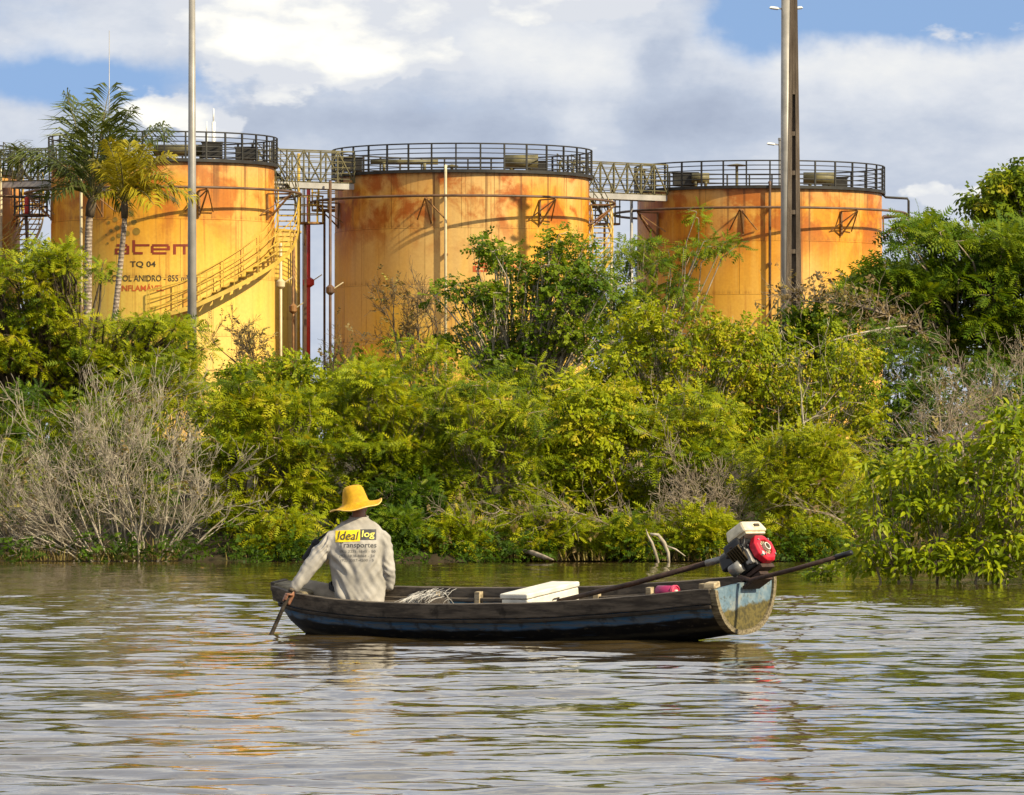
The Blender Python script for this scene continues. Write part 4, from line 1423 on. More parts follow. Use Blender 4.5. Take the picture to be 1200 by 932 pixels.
# forked driftwood and the floating log
dw = empty('driftwood', P(776, 655, 86.2), 'pale forked piece of driftwood standing in the shallows', 'driftwood')
d0 = P(776, 655, 86.2)
q = lambda px, py, y=86.2: P(px, py, y) - d0
MB().tube([q(772, 662), q(768, 648), q(764, 636), q(759, 627), q(757, 620)], [0.022, 0.025, 0.022, 0.015, 0.006], 7).tube([q(784, 662), q(783, 648), q(778, 636), q(771, 627), q(762, 626)], [0.022, 0.026, 0.032, 0.026, 0.02], 7).tube([q(781, 640), q(792, 644), q(803, 652)], [0.016, 0.014, 0.008], 5).build('wood', M['bark_pale'], dw, True)
l0 = P(628, 651, 86.6)
lg = empty('floating_log', l0, 'pale broken log lying half in the water', 'log')
MB().tube([P(614, 646, 86.9) - l0, P(624, 648, 86.7) - l0, P(638, 653, 86.4) - l0, P(648, 656, 86.2) - l0], [0.03, 0.042, 0.036, 0.010], 8).build('wood', M['bark_grey'], lg, True)


# ---- broad leaved bush standing in the water on the right
def broad_bush():
    g = np.random.default_rng(55)
    Y = 69.5
    pads = []
    for px, py, w, h, n in [(1045, 560, 34, 20, 12), (1035, 610, 30, 40, 16), (1090, 560, 40, 24, 18), (1130, 540, 40, 30, 20), (1165, 515, 30, 26, 16), (1190, 490, 26, 12, 6), (1200, 560, 40, 40, 24), (1150, 590, 60, 40, 34),
                            (1090, 620, 60, 40, 34), (1060, 660, 50, 14, 16), (1140, 655, 60, 18, 22), (1200, 640, 40, 36, 20), (1260, 560, 60, 70, 30), (1310, 600, 50, 60, 16), (1020, 650, 16, 24, 6)]:
        for k in range(n):
            pads.append((np.array(P(px + g.normal() * w * 0.55, min(674, py + g.normal() * h * 0.6), Y + g.uniform(-0.9, 0.8))), 0.16 * g.uniform(0.7, 1.2)))
    b = P(1120, 678, Y)
    base = np.array((b.x, Y, -0.15))
    root = empty('broad_leaved_bush', base, 'glossy broad leaved bush standing in the water at the right edge', 'bush')
    C = np.array([p[0] - base for p in pads])
    per = 27
    idx = np.repeat(np.arange(len(C)), per)
    o = unit(g.normal(size=(len(idx), 3)))
    pos = C[idx] + o * 0.16 * (g.random(len(idx)) ** 0.4)[:, None] * [1, 1, 0.8]
    d = o * [1, 1, 0.5] + g.normal(size=o.shape) * 0.35 + [0, 0, -0.32]
    nr = np.array([0, -0.1, 0.5]) + np.array(to_sun) * 0.6 + o * 0.45 + g.normal(size=o.shape) * 0.4
    # one broad leaf: folded along its midrib, tip bent down
    lv = np.array([(0, 0, 0), (0.25, 0.17, 0.05), (0.62, 0.18, 0.03), (1.0, 0, -0.16), (0.62, -0.18, 0.03), (0.25, -0.17, 0.05), (0.3, 0, -0.01), (0.65, 0, -0.05)])
    lf = np.array([(0, 6, 2, 1), (6, 7, 3, 2), (0, 5, 4, 6), (6, 4, 3, 7)])
    pt = g.normal(size=len(C)) * 0.12
    tint = np.clip(0.5 + pt[idx] + g.normal(size=len(idx)) * 0.16, 0, 1)
    size = 0.122 * (0.6 + 0.7 * g.random(len(idx)))
    # the 300 leaves nearest the boat's side are pieces of their own, the rest one mass
    order = np.argsort(pos[:, 1] - size * 4 + np.where(np.abs(pos[:, 0] + base[0] - 5.7) > 1.2, 5, 0))
    solo, rest = order[:300], order[300:]
    V, Fq, T = scatter([(lv, lf)], pos[rest], d[rest], nr[rest], size[rest], tint[rest], g)
    o_ = link_mesh('foliage', array_mesh('foliage', V, Fq, M['leaf_broad'], T), root)
    o_['kind'] = 'stuff'
    mes = []
    for k in range(6):
        mes.append(array_mesh('leaf', lv, lf, M['leaf_broad'], np.full(4, 0.25 + 0.12 * k)))
    for i in solo:
        lo = link_mesh('leaf', mes[int(np.clip((tint[i] - 0.2) / 0.12, 0, 5))], root)
        x = unit(d[i]); s = unit(np.cross(nr[i], x)); u = np.cross(x, s)
        m = Matrix((x, s, u)).transposed().to_4x4()
        lo.matrix_local = Matrix.Translation(pos[i]) @ m @ Matrix.Scale(float(size[i]), 4)
    mb = MB()
    for k in range(9):
        f = np.array([(k - 4) * 0.22 + g.normal() * 0.05, g.normal() * 0.2, -0.2])
        near = np.argsort(np.abs(C[:, 0] - f[0] * 1.5))[:18]
        h_ = f + (C[near].mean(0) - f) * 0.5
        limb(mb, f, h_, 0.022, 0.016, g, 0, 0.06, 5, 6)
        for i in near[::1]:
            limb(mb, h_, C[i], 0.010, 0.004, g, 0.05, 0.08, 4, 4)
    mb.build('trunk', M['bark_grey'], root, True)


broad_bush()
bush('hollow bush with leaves darkened for the deep shade right of the straw hat', 425, 520, 540, 656, 88.6, 0, 43, n=40, depth=0.5, leaf='leaf_dark', tint=0.25, size=0.22)  # added to darken this gap; its leaf colour stands for shadow
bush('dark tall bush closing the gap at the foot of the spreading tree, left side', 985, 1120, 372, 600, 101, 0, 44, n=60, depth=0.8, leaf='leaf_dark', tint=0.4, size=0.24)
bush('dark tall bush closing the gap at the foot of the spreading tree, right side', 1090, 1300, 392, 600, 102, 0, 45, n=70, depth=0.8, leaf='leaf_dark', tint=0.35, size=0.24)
bush('small leafy sprig reaching out of the water under the engine handle', 935, 985, 655, 678, 72, 0, 40, n=9, depth=0.15, leaf='leaf_broad', tint=0.35, templ=T_SPRIG, rad=0.10, per=7, size=0.17, hollow=0.0, stems=2, tr=0.008, group='low sprays at the waterline')


# ---- reeds and dry grass along the waterline
def shore_grass():
    g = np.random.default_rng(9)
    n = 5200
    x = g.uniform(-10, 10, n)
    cl = np.array([noise.noise(Vector((a * 0.9, 3.3, 0))) for a in x])
    keep = cl > -0.25
    x = x[keep]
    n = len(x)
    y = 87.2 + g.random(n) ** 1.4 * 1.6 - 0.2 * np.sin(x * 0.7)
    z = np.array([max(-0.02, gz(a, b)) for a, b in zip(x, y)])
    L = 0.10 + 0.26 * g.random(n) ** 1.5
    a = g.uniform(0, 6.28, n)
    lean = g.uniform(0.1, 0.9, n)
    d = np.stack([np.cos(a) * lean, np.sin(a) * lean, np.ones(n)], 1)
    d = unit(d) * L[:, None]
    s = np.stack([-np.sin(a), np.cos(a), np.zeros(n)], 1) * 0.007
    b = np.stack([x, y, z], 1)
    tip = b + d * 0.6 + np.stack([d[:, 0] * 0.6, d[:, 1] * 0.6, d[:, 2] * 0.15], 1)
    V = np.stack([b - s, b + s, b + d * 0.6 + s * 0.7, b + d * 0.6 - s * 0.7, tip], 1).reshape(-1, 3)
    k = np.arange(n)[:, None] * 5
    Fq = np.concatenate([k + [0, 1, 2, 3], k + [3, 2, 4, 4]])
    # last faces are triangles in effect; keep them as thin quads with a shared tip
    V2 = np.concatenate([V, tip])
    Fq[n:, 3] = 5 * n + np.arange(n)
    t = np.clip(g.normal(0.55, 0.25, n), 0, 1)
    me = array_mesh('shore_grass', V2, Fq, M['leaf_dry'], np.concatenate([t, t]))
    tag(link_mesh('shore_grass', me), 'dry grass and reeds along the waterline', 'grass', kind='stuff')


shore_grass()


# ---- palms
def palm(label, foot, crown, bend, Y, r, fronds, leaf, seed, group='palms'):
    g = np.random.default_rng(seed)
    a, c = P(*foot, Y), P(*crown, Y)
    base = Vector((a.x, Y, gz(a.x, Y)))
    root = empty('palm_tree', base, label, 'palm', group)
    pts, rs = [], []
    B = Vector((0, 0, -0.1)); Cc = c - base
    k = P(*bend, Y) - base
    for i in range(41):
        t = i / 40
        p = B * (1 - t) ** 2 + (k * 2 - (B + Cc) / 2) * 2 * t * (1 - t) + Cc * t * t
        pts.append(p)
        rs.append(r * (1.25 - 0.35 * t) * (1 + 0.05 * (i % 2)))
    MB().tube(pts, rs, 12).build('trunk', M['palm_bark'], root, True)
    up = (pts[-1] - pts[-3]).normalized()
    MB().tube([Cc, Cc + up * 0.25, Cc + up * 0.62], [r * 1.25, r * 1.45, r * 0.6], 12).build('crownshaft', M['bark_dark'], root, True)
    heart = Cc + up * 0.35
    for (tx, ty, dy, lift) in fronds:
        tip = P(tx, ty, Y + dy) - base
        v = tip - heart
        ctrl = heart + v * 0.45 + Vector((0, 0, (lift + 0.08) * v.length))
        L = v.length
        n = 46
        V, Fq, T = [], [], []
        rb = []
        prev = None
        t0 = 0.45 + g.normal() * 0.12
        for i in range(n + 1):
            t = i / n
            p = heart * (1 - t) ** 2 + ctrl * 2 * t * (1 - t) + tip * t * t
            d = ((ctrl - heart) * (1 - t) + (tip - ctrl) * t).normalized()
            rb.append(p)
            if i < 6:
                continue
            side = d.cross(Vector((0, 0, 1)))
            side = side.normalized() if side.length > 0.05 else Vector((1, 0, 0))
            # the leaf plane twists a little along the stalk
            tw = Matrix.Rotation(g.normal() * 0.12 + 0.5 * (t - 0.4), 3, d)
            side = tw @ side
            upv = side.cross(d)
            ll = 0.92 * (0.30 + 0.75 * math.sin(math.pi * min(1, 0.12 + 0.86 * t))) * L / 1.9
            for s in (-1, 1):
                for rep in range(1):
                    dd = (d * g.uniform(0.45, 0.8) + side * s * g.uniform(0.75, 1.1) + upv * g.uniform(-0.1, 0.35)).normalized()
                    w = 0.022
                    q0 = p + d * (rep * L / n * 0.5)
                    m1 = q0 + dd * ll * 0.55
                    e = q0 + dd * ll + Vector((0, 0, -0.38 * ll * g.uniform(0.5, 1.4)))
                    wv = dd.cross(upv + Vector((g.normal() * 0.3, 0, 0))).normalized() * w
                    b = len(V)
                    V += [tuple(q0), tuple(m1 + wv), tuple(e), tuple(m1 - wv)]
                    Fq.append((b, b + 1, b + 2, b + 3))
                    T.append(min(1, max(0, t0 + g.normal() * 0.13)))
        fr = link_mesh('frond', array_mesh('frond', np.array(V), np.array(Fq), leaf, np.array(T)), root)
        MB().tube(rb[::4] + [rb[-1]], list(np.linspace(0.032, 0.006, len(rb[::4]) + 1)), 5).build('midrib', M['leaf_stalk'], fr, True)
    return root


M['leaf_stalk'] = mat('leaf_stalk', color=(0.14, 0.12, 0.04), rough=0.5)
palm('taller palm with a straight ringed trunk and dark fronds', (103, 420), (105, 254), (103, 330), 125, 0.082,
     [(78, 112, 0.1, 0.10), (128, 104, 0.4, 0.05), (152, 130, -0.5, 0.12), (192, 150, 0.2, 0.20), (196, 160, -0.9, 0.16), (95, 120, 1.2, 0.1), (40, 196, -0.3, 0.30), (48, 230, 0.6, 0.40), (66, 232, -1.0, 0.42), (-8, 190, 0.4, 0.28), (125, 130, -1.2, 0.15), (150, 250, 1.0, 0.45), (160, 190, 1.3, 0.3), (20, 178, 1.2, 0.25), (110, 150, -1.6, 0.2)], M['leaf_palm'], 31)
palm('shorter palm with a curved trunk and golden fronds', (116, 440), (146, 256), (139, 330), 121, 0.058,
     [(127, 166, -0.2, 0.08), (152, 168, 0.4, 0.05), (172, 172, -0.4, 0.1), (200, 182, 0.2, 0.18), (196, 205, -0.8, 0.22), (226, 232, -0.2, 0.30), (205, 236, 0.6, 0.34), (110, 190, 0.3, 0.2), (112, 235, -0.6, 0.35), (180, 240, -1.0, 0.4), (140, 185, -1.1, 0.12)], M['leaf_palm_gold'], 33)


# ---- the same bank carried on past both edges of the view
def bank_goes_on():
    src = [o for o in col.objects if o.parent is None and o.type == 'EMPTY' and o.get('group') == 'green bushes along the bank']
    src = [o for o in src if o.location.y < 92][:9]
    g = np.random.default_rng(101)
    spots = [(-1, 10.3), (-1, 11.4), (-1, 12.6), (-1, 13.8), (-1, 10.9), (-1, 12.4), (1, 10.3), (1, 11.8), (1, 13.2), (1, 14.6), (1, 11.0), (1, 12.6)]
    for i, (sd_, x) in enumerate(spots):
        o = src[(i * 5 + 2) % len(src)]
        c = o.copy()
        col.objects.link(c)
        y = (89.2, 95.5)[i % 6 >= 4 or i % 2] + g.uniform(-0.5, 0.5)
        c.location = (sd_ * x, y, max(-0.1, gz(sd_ * x, y)))
        c.rotation_euler = (0, 0, g.uniform(-0.5, 0.5))
        k = g.uniform(1.0, 1.35)
        c.scale = (k, k, k)
        side_ = 'left' if sd_ < 0 else 'right'
        tag(c, 'green bush farther along the bank, out past the %s edge of the view' % side_, 'bush', 'bushes past the %s edge' % side_)
        for ch in o.children:
            clone(ch, c)


bank_goes_on()


# ================================================================ THE CANOE
def wood_old(c0, c1, sc=3.0):
    def fn(t):
        co = t.n('ShaderNodeTexCoord').outputs['Object']
        a = t.noise(t.scale(co, (1.2, 9, 9)), sc, 7, 0.65)
        b = t.noise(co, 7.0, 6, 0.6)
        c = t.mix(t.smooth(a, 0.34, 0.68), c0, c1)
        c = t.mix(t.math('MULTIPLY', t.smooth(b, 0.55, 0.70), 0.7), c, tuple(x * 0.3 for x in c0))
        return principled(t, c, 0.75, bumpn(t, a, 0.5, 0.008), 0.25)
    return fn


M['wood_grey'] = mat('wood_grey', wood_old((0.045, 0.036, 0.028), (0.135, 0.108, 0.08)))
M['wood_pale'] = mat('wood_pale', wood_old((0.26, 0.20, 0.12), (0.52, 0.42, 0.27)))
M['wood_dark'] = mat('wood_dark', wood_old((0.020, 0.015, 0.011), (0.065, 0.05, 0.036)))


def hull_paint(t):
    """worn blue paint in a band below the side board, tar lower down"""
    co = t.n('ShaderNodeTexCoord').outputs['Object']
    d = t.n('ShaderNodeAttribute', attribute_name='drop').outputs['Fac']
    a = t.noise(t.scale(co, (2.5, 5, 7)), 1.0, 8, 0.62)
    b = t.noise(t.scale(co, (1.5, 6, 22)), 2.0, 6, 0.65)
    dd = t.math('ADD', d, t.math('MULTIPLY', t.math('SUBTRACT', a, 0.5), 0.11))
    band = t.mix(t.smooth(b, 0.35, 0.62), (0.035, 0.14, 0.30), (0.13, 0.15, 0.17))
    band = t.mix(t.smooth(a, 0.60, 0.68), band, (0.10, 0.075, 0.045))
    tar = t.mix(t.smooth(b, 0.60, 0.72), (0.008, 0.0075, 0.008), (0.045, 0.065, 0.095))
    c = t.mix(t.smooth(dd, 0.205, 0.235), band, tar)
    chips = t.smooth(t.noise(t.scale(co, (6, 14, 18)), 2.0, 6, 0.7), 0.60, 0.66)
    c = t.mix(t.math('MULTIPLY', chips, 0.7), c, (0.12, 0.095, 0.065))
    scum = t.math('MULTIPLY', t.smooth(t.math('ABSOLUTE', t.math('SUBTRACT', dd, 0.33)), 0.03, 0.0), 0.5)
    c = t.mix(scum, c, (0.09, 0.075, 0.045))
    grime = t.math('MULTIPLY', t.smooth(t.noise(co, 5.0, 6, 0.7), 0.52, 0.62), 0.6)
    return principled(t, t.mix(grime, c, (0.03, 0.024, 0.016)), 0.5, bumpn(t, b, 0.4, 0.006), 0.35)


def transom_paint(t):
    co = t.n('ShaderNodeTexCoord').outputs['Object']
    sp = t.n('ShaderNodeSeparateXYZ', {0: co})
    a = t.noise(co, 9.0, 8, 0.65)
    b = t.noise(t.scale(co, (1, 1, 1.0)), 34.0, 5, 0.6)
    line = t.math('ADD', sp.outputs[2], t.math('MULTIPLY', t.math('SUBTRACT', a, 0.5), 0.10))
    blue = t.mix(t.smooth(a, 0.35, 0.62), (0.17, 0.235, 0.28), (0.09, 0.15, 0.20))
    blue = t.mix(t.smooth(b, 0.57, 0.63), blue, (0.08, 0.10, 0.10))
    blue = t.mix(t.math('MULTIPLY', t.smooth(t.noise(co, 4.0, 7, 0.7), 0.52, 0.64), 0.6), blue, (0.30, 0.29, 0.24))
    slime = t.mix(t.smooth(b, 0.4, 0.62), (0.125, 0.098, 0.028), (0.06, 0.05, 0.018))
    c = t.mix(t.smooth(line, 0.285, 0.255), blue, slime)
    return principled(t, c, 0.65, bumpn(t, a, 0.3, 0.006), 0.3)


M['hull'] = mat('hull', hull_paint)
M['transom'] = mat('transom', transom_paint)

BOW = Vector((-2.065, 47.2, 0.0))
LEN = 4.97
YAW, HEEL = -math.atan2(3.0, 3.97), R(7.5)
ST_S = [0.0, 0.3, 0.7, 1.3, 2.2, 3.2, 4.2, LEN]
ST_B = [0.06, 0.19, 0.31, 0.42, 0.475, 0.475, 0.455, 0.425]
ST_G = [0.40, 0.355, 0.325, 0.305, 0.30, 0.325, 0.39, 0.465]
KE_S = [0.0, 0.12, 0.28, 0.50, 0.8, 1.3, 3.4, 4.3, LEN]
KE_Z = [0.34, 0.24, 0.05, -0.09, -0.12, -0.14, -0.12, -0.05, 0.05]


def smooth_interp(s, X, Yv):
    # average of linear values over a small window: no kinks along the sheer
    w = 0.22
    return float(np.mean([np.interp(min(LEN, max(0, s + k * w)), X, Yv) for k in (-1, -0.5, 0, 0.5, 1)]))


def beam(s): return smooth_interp(s, ST_S, ST_B) if s > 0.05 else 0.08
def sheer(s): return smooth_interp(s, ST_S, ST_G)
def keel(s): return float(np.interp(s, KE_S, KE_Z))


def section(s, a, inset=0.0):
    """a from -pi/2 (near gunwale) to pi/2 (far gunwale)"""
    zk, zg = keel(s) + inset, sheer(s)
    b = beam(s) - inset
    return Vector((s, math.copysign(b * abs(math.sin(a)) ** 0.8, a), zk + (zg - zk) * (1 - math.cos(a) ** 1.1)))


canoe = empty('wooden_canoe', BOW, 'long narrow wooden canoe with peeling blue paint and a square pale blue stern', 'canoe', None, (HEEL, 0, YAW))
bpy.context.view_layer.update()
CM = Matrix.Translation(BOW) @ Matrix.Rotation(YAW, 4, 'Z') @ Matrix.Rotation(HEEL, 4, 'X')
NS, NA = 60, 22


def hull_mesh():
    V, Fq, drop = [], [], []
    ss = [0.12 + (LEN - 0.12) * (i / NS) ** 1.15 for i in range(NS + 1)]
    aa = [-math.pi / 2 + math.pi * k / NA for k in range(NA + 1)]
    for inset in (0.0, 0.028):
        for s in ss:
            for a in aa:
                p = section(s, a, inset)
                V.append(p)
                drop.append(sheer(s) - p.z)
    n = NA + 1
    off = (NS + 1) * n
    for i in range(NS):
        for k in range(NA):
            q = i * n + k
            Fq.append((q, q + n, q + n + 1, q + 1))
            Fq.append((off + q, off + q + 1, off + q + n + 1, off + q + n))
    for i in range(NS):
        for k in (0, NA):
            q = i * n + k
            Fq.append((q, off + q, off + q + n, q + n))
    for k in range(NA):
        Fq.append((k, k + 1, off + k + 1, off + k))
    me = array_mesh('hull', np.array([tuple(v) for v in V]), np.array(Fq), M['hull'], smooth=True)
    at = me.attributes.new('drop', 'FLOAT', 'POINT')
    at.data.foreach_set('value', np.array(drop, dtype=np.float32))
    return me


link_mesh('hull', hull_mesh(), canoe)


def sweep_band(side, y_off, z0, z1, th, s0, s1, m, name, n=54):
    mb = MB()
    base = 0
    for i in range(n + 1):
        s = s0 + (s1 - s0) * i / n
        b, g = beam(s), sheer(s)
        wob = 0.004 * noise.noise(Vector((s * 3.1, side, z0 * 9)))
        lean = 0.10
        for (dy, dz) in ((y_off, z0), (y_off + th, z0), (y_off + th, z1), (y_off, z1)):
            mb.v.append((s, side * (b + dy + wob + dz * lean), g + dz + wob))
    for i in range(n):
        for k in range(4):
            k2 = (k + 1) % 4
            q = (i * 4 + k, i * 4 + k2, (i + 1) * 4 + k2, (i + 1) * 4 + k)
            mb.f.append(q if side > 0 else q[::-1])
    mb.f.append((0, 1, 2, 3) if side < 0 else (3, 2, 1, 0))
    mb.f.append(tuple(n * 4 + k for k in ((3, 2, 1, 0) if side < 0 else (0, 1, 2, 3))))
    return mb.build(name, m, canoe, bevel=0.006)


for sd_ in (-1, 1):
    sweep_band(sd_, -0.030, -0.115, 0.012, 0.052, 0.14, LEN - 0.02, M['wood_grey'], 'side_board')
    sweep_band(sd_, -0.004, -0.150, -0.122, 0.040, 0.22, LEN - 0.02, M['wood_dark'], 'rubbing_strip')
    sweep_band(sd_, -0.075, -0.10, -0.07, 0.04, 0.9, LEN - 0.05, M['wood_grey'], 'inner_rail')
# transom board with its tan edge strip
tb = MB()
pts = [section(LEN, -math.pi / 2 + math.pi * k / 24) for k in range(25)]
for dx in (-0.03, 0.012):
    for p in pts:
        tb.v.append((LEN + dx, p.y, p.z))
tb.f.append(tuple(range(24, -1, -1)))
tb.f.append(tuple(25 + k for k in range(25)))
for k in range(24):
    tb.f.append((k, k + 1, 25 + k + 1, 25 + k))
tb.f.append((24, 0, 25, 49))
tb.build('transom', M['transom'], canoe)
M['edge_tan'] = mat('edge_tan', wood_old((0.08, 0.062, 0.035), (0.28, 0.23, 0.14), 6.0))
eg = MB()
for i, p in enumerate(pts):
    c = Vector((0, 0, 0.3))
    d = Vector((0, p.y, p.z - 0.33)).normalized()
    for (dx, e) in ((-0.04, 0.012), (0.034, 0.012), (0.034, -0.028), (-0.04, -0.028)):
        eg.v.append((LEN + dx, p.y + d.y * e, p.z + d.z * e))
for i in range(24):
    for k in range(4):
        k2 = (k + 1) % 4
        eg.f.append((i * 4 + k, i * 4 + k2, (i + 1) * 4 + k2, (i + 1) * 4 + k))
eg.f += [(0, 3, 2, 1), (96, 97, 98, 99)]
eg.build('transom_edge', M['edge_tan'], canoe)
MB().box((LEN - 0.05, -0.36, 0.487), (0.10, 0.12, 0.05), Matrix.Rotation(0.2, 3, 'Z')).build('corner_knee', M['wood_pale'], canoe, bevel=0.01)
# ribs, seats, floor boards, breasthook at the bow
for s in (1.52, 1.96, 2.42, 3.2, 3.75, 4.3):
    rb_ = MB()
    n = 14
    for i in range(n + 1):
        a = -math.pi / 2 + math.pi * i / n
        p, q = section(s, a, 0.03), section(s, a, 0.085)
        for (pt, ds) in ((p, -0.025), (p, 0.025), (q, 0.025), (q, -0.025)):
            z = pt.z + (0.002 if i in (0, n) else 0)
            rb_.v.append((pt.x + ds, pt.y, z - 0.02))
    for i in range(n):
        for k in range(4):
            k2 = (k + 1) % 4
            rb_.f.append((i * 4 + k, (i + 1) * 4 + k, (i + 1) * 4 + k2, i * 4 + k2))
    rb_.f += [(0, 1, 2, 3), (n * 4 + 3, n * 4 + 2, n * 4 + 1, n * 4)]
    rb_.build('rib', M['wood_pale'], canoe)
for s, z in ((1.10, 0.20), (4.35, 0.26)):
    MB().box((s, 0, z), (0.26, 2 * beam(s) - 0.14, 0.03)).build('seat', M['wood_grey'], canoe, bevel=0.005)
for y in (-0.2, 0.0, 0.2):
    MB().box((2.6, y, 0.075), (3.4, 0.185, 0.02)).build('floor_board', M['wood_dark'], canoe)
bh = MB().add([(0.13, -0.105, 0.36), (0.13, 0.105, 0.36), (0.56, 0.23, 0.320), (0.56, -0.23, 0.320), (0.12, -0.09, 0.410), (0.12, 0.09, 0.410), (0.54, 0.215, 0.352), (0.54, -0.215, 0.352)],
              [(0, 1, 2, 3), (4, 7, 6, 5), (0, 4, 5, 1), (1, 5, 6, 2), (2, 6, 7, 3), (3, 7, 4, 0)])
bh.build('bow_deck', M['edge_tan'], canoe, bevel=0.012)
MB().box((0.11, 0, 0.378), (0.05, 0.20, 0.085), Matrix.Rotation(0.15, 3, 'Y')).build('bow_block', M['wood_grey'], canoe, bevel=0.015)


def in_boat(name, loc, label, cat, rot=(0, 0, 0), group=None):
    o = empty(name, (0, 0, 0), label, cat, group)
    o.matrix_world = CM @ Matrix.Translation(loc) @ (Matrix.Rotation(rot[2], 4, 'Z') @ Matrix.Rotation(rot[1], 4, 'Y') @ Matrix.Rotation(rot[0], 4, 'X'))
    return o


# ---- white foam box
M['foam'] = mat('foam', color=(0.60, 0.57, 0.49), rough=0.8, var=0.18, vscale=9, bump=0.15, bscale=120)
bx = in_boat('foam_box', (2.90, 0.02, 0.085), 'white foam cooler box lying across the middle of the canoe', 'cooler box')
MB().box((0, 0, 0.128), (0.27, 0.72, 0.256)).build('body', M['foam'], bx, bevel=0.012)
MB().box((0, 0, 0.281), (0.285, 0.74, 0.042)).build('lid', M['foam'], bx, bevel=0.010)
MB().tube([(0.137, -0.02, 0.20), (0.150, -0.01, 0.212), (0.150, 0.06, 0.212), (0.137, 0.07, 0.20)], 0.005, 5).build('handle', M['letter_dark'], bx)
fl_ = in_boat('net_float', (2.74, -0.405, 0.275), 'small oval white float against the end of the foam box', 'float')
MB().ball((0, 0, 0), (0.028, 0.028, 0.036), 14, 10).build('float_body', M['foam'], fl_, True)
MB().tube([(0, -0.02, 0), (0, -0.032, 0)], 0.007, 6).build('hole', M['letter_dark'], fl_)

# ---- coil of rope
M['rope'] = mat('rope', color=(0.52, 0.27, 0.055), rough=0.8, var=0.35, vscale=30, bump=0.5, bscale=160)
rp = in_boat('rope_coil', (3.80, -0.08, 0.10), 'loose heap of orange brown rope behind the engine shaft', 'rope')
g_ = np.random.default_rng(3)
pts = []
for i in range(420):
    t = i / 420
    a = t * 2 * math.pi * 9
    lay = t * 0.20
    r_ = 0.16 - 0.05 * t + 0.018 * math.sin(a * 0.37 + 1) + 0.01 * math.sin(a * 1.7)
    pts.append((r_ * math.cos(a) * (1 + 0.25 * math.sin(t * 21)), r_ * math.sin(a), 0.015 + lay + 0.03 * math.sin(a * 0.5 + 2)))
MB().tube(pts, 0.011, 6).build('rope', M['rope'], rp, True)
for i, (x, y, z) in enumerate(((4.02, -0.37, 0.325), (4.08, -0.34, 0.33), (4.14, -0.38, 0.335))):
    f_ = in_boat('net_float', (x - 0.05, y + 0.02, z - 0.03), ('first of three cream net floats between rope and magenta can, nearest the rope', 'middle one of three cream net floats beside the rope', 'last of three cream net floats, nearest the magenta can')[i], 'float', group='cream net floats beside the rope')
    MB().ball((0, 0, 0), (0.035, 0.024, 0.022), 12, 8).build('float_body', M['edge_tan'] if False else M['foam'], f_, True)

# ---- magenta can on its side
M['magenta'] = mat('magenta', color=(0.24, 0.014, 0.075), rough=0.35, var=0.15)
M['pink_lid'] = mat('pink_lid', color=(0.60, 0.05, 0.11), rough=0.35)
cn = in_boat('magenta_can', (4.44, -0.22, 0.405), 'magenta can with a pinkish lid lying on its side near the stern', 'can')
MB().tube([(-0.16, 0, 0), (-0.155, 0, 0), (0, 0, 0)], [0.044, 0.052, 0.052], 24).build('body', M['magenta'], cn, True)
MB().lathe([(0.052, -0.005), (0.057, 0.0), (0.057, 0.022), (0.048, 0.026), (0.044, 0.016), (0.001, 0.016)], 24, mat=Matrix.Rotation(R(90), 3, 'Y')).build('lid', M['pink_lid'], cn)
MB().lathe([(0.020, 0.012), (0.020, 0.028), (0.001, 0.030)], 16, mat=Matrix.Rotation(R(90), 3, 'Y')).build('lid_knob', M['foam'], cn)

# ---- small heap of fishing net behind the man
M['filament'] = mat('filament', color=(0.36, 0.34, 0.31), rough=0.4)
nt_ = in_boat('fishing_net', (1.72, 0.06, 0.10), 'heap of pale filament net inside the canoe behind the man', 'fishing net')
g_ = np.random.default_rng(8)
hb_ = MB().ball((0, 0, 0.05), (0.13, 0.20, 0.15), 18, 10)
hb_.build('net_heap', M['wood_dark'], nt_, True)
sb = MB()
for i in range(110):
    a = g_.uniform(0, 2 * math.pi)
    u = g_.uniform(-1, 1)
    p0 = Vector((0.15 * u + g_.normal() * 0.02, g_.uniform(-0.2, 0.2), 0.235 - 0.06 * u * u + g_.normal() * 0.012))
    p2 = Vector((0.17 * u - 0.08 + g_.normal() * 0.05, p0.y + g_.normal() * 0.14 - 0.05, 0.02))
    p1 = (p0 + p2) / 2 + Vector((0.02 * g_.normal(), -0.03 + 0.03 * g_.normal(), 0.06))
    sb.tube([p0, (p0 + p1) / 2 + Vector((0, 0, 0.012)), p1, p2], 0.0016, 3, cap=False)
o_ = sb.build('net_strands', M['filament'], nt_)
o_['kind'] = 'stuff'


# ---- long tailed engine on the stern
M['cream'] = mat('cream', color=(0.58, 0.51, 0.35), rough=0.42, var=0.22, vscale=14)
M['black_plastic'] = mat('black_plastic', color=(0.010, 0.010, 0.011), rough=0.38, var=0.4, vscale=12)
M['cast_grey'] = mat('cast_grey', color=(0.24, 0.23, 0.21), rough=0.45, metal=0.4, var=0.3, vscale=14)
M['engine_red'] = mat('engine_red', color=(0.52, 0.013, 0.03), rough=0.38, var=0.25, vscale=18)
M['rusty'] = mat('rusty', color=(0.042, 0.022, 0.015), rough=0.7, var=0.5, vscale=14, bump=0.3)
E0 = P(879, 654, 44.22)
ex = Vector((0.79 * math.cos(R(32)), -0.61 * math.cos(R(32)), math.sin(R(32)))).normalized()
ey = Vector((0.61, 0.79, 0)).normalized()
ez = ex.cross(ey).normalized()
ER = Matrix((ex, ey, ez)).transposed()
eng = empty('boat_engine', (0, 0, 0), 'small petrol engine with a red starter cover and cream tank, tilted on the stern', 'boat engine')
eng.matrix_world = Matrix.Translation(E0) @ ER.to_4x4()
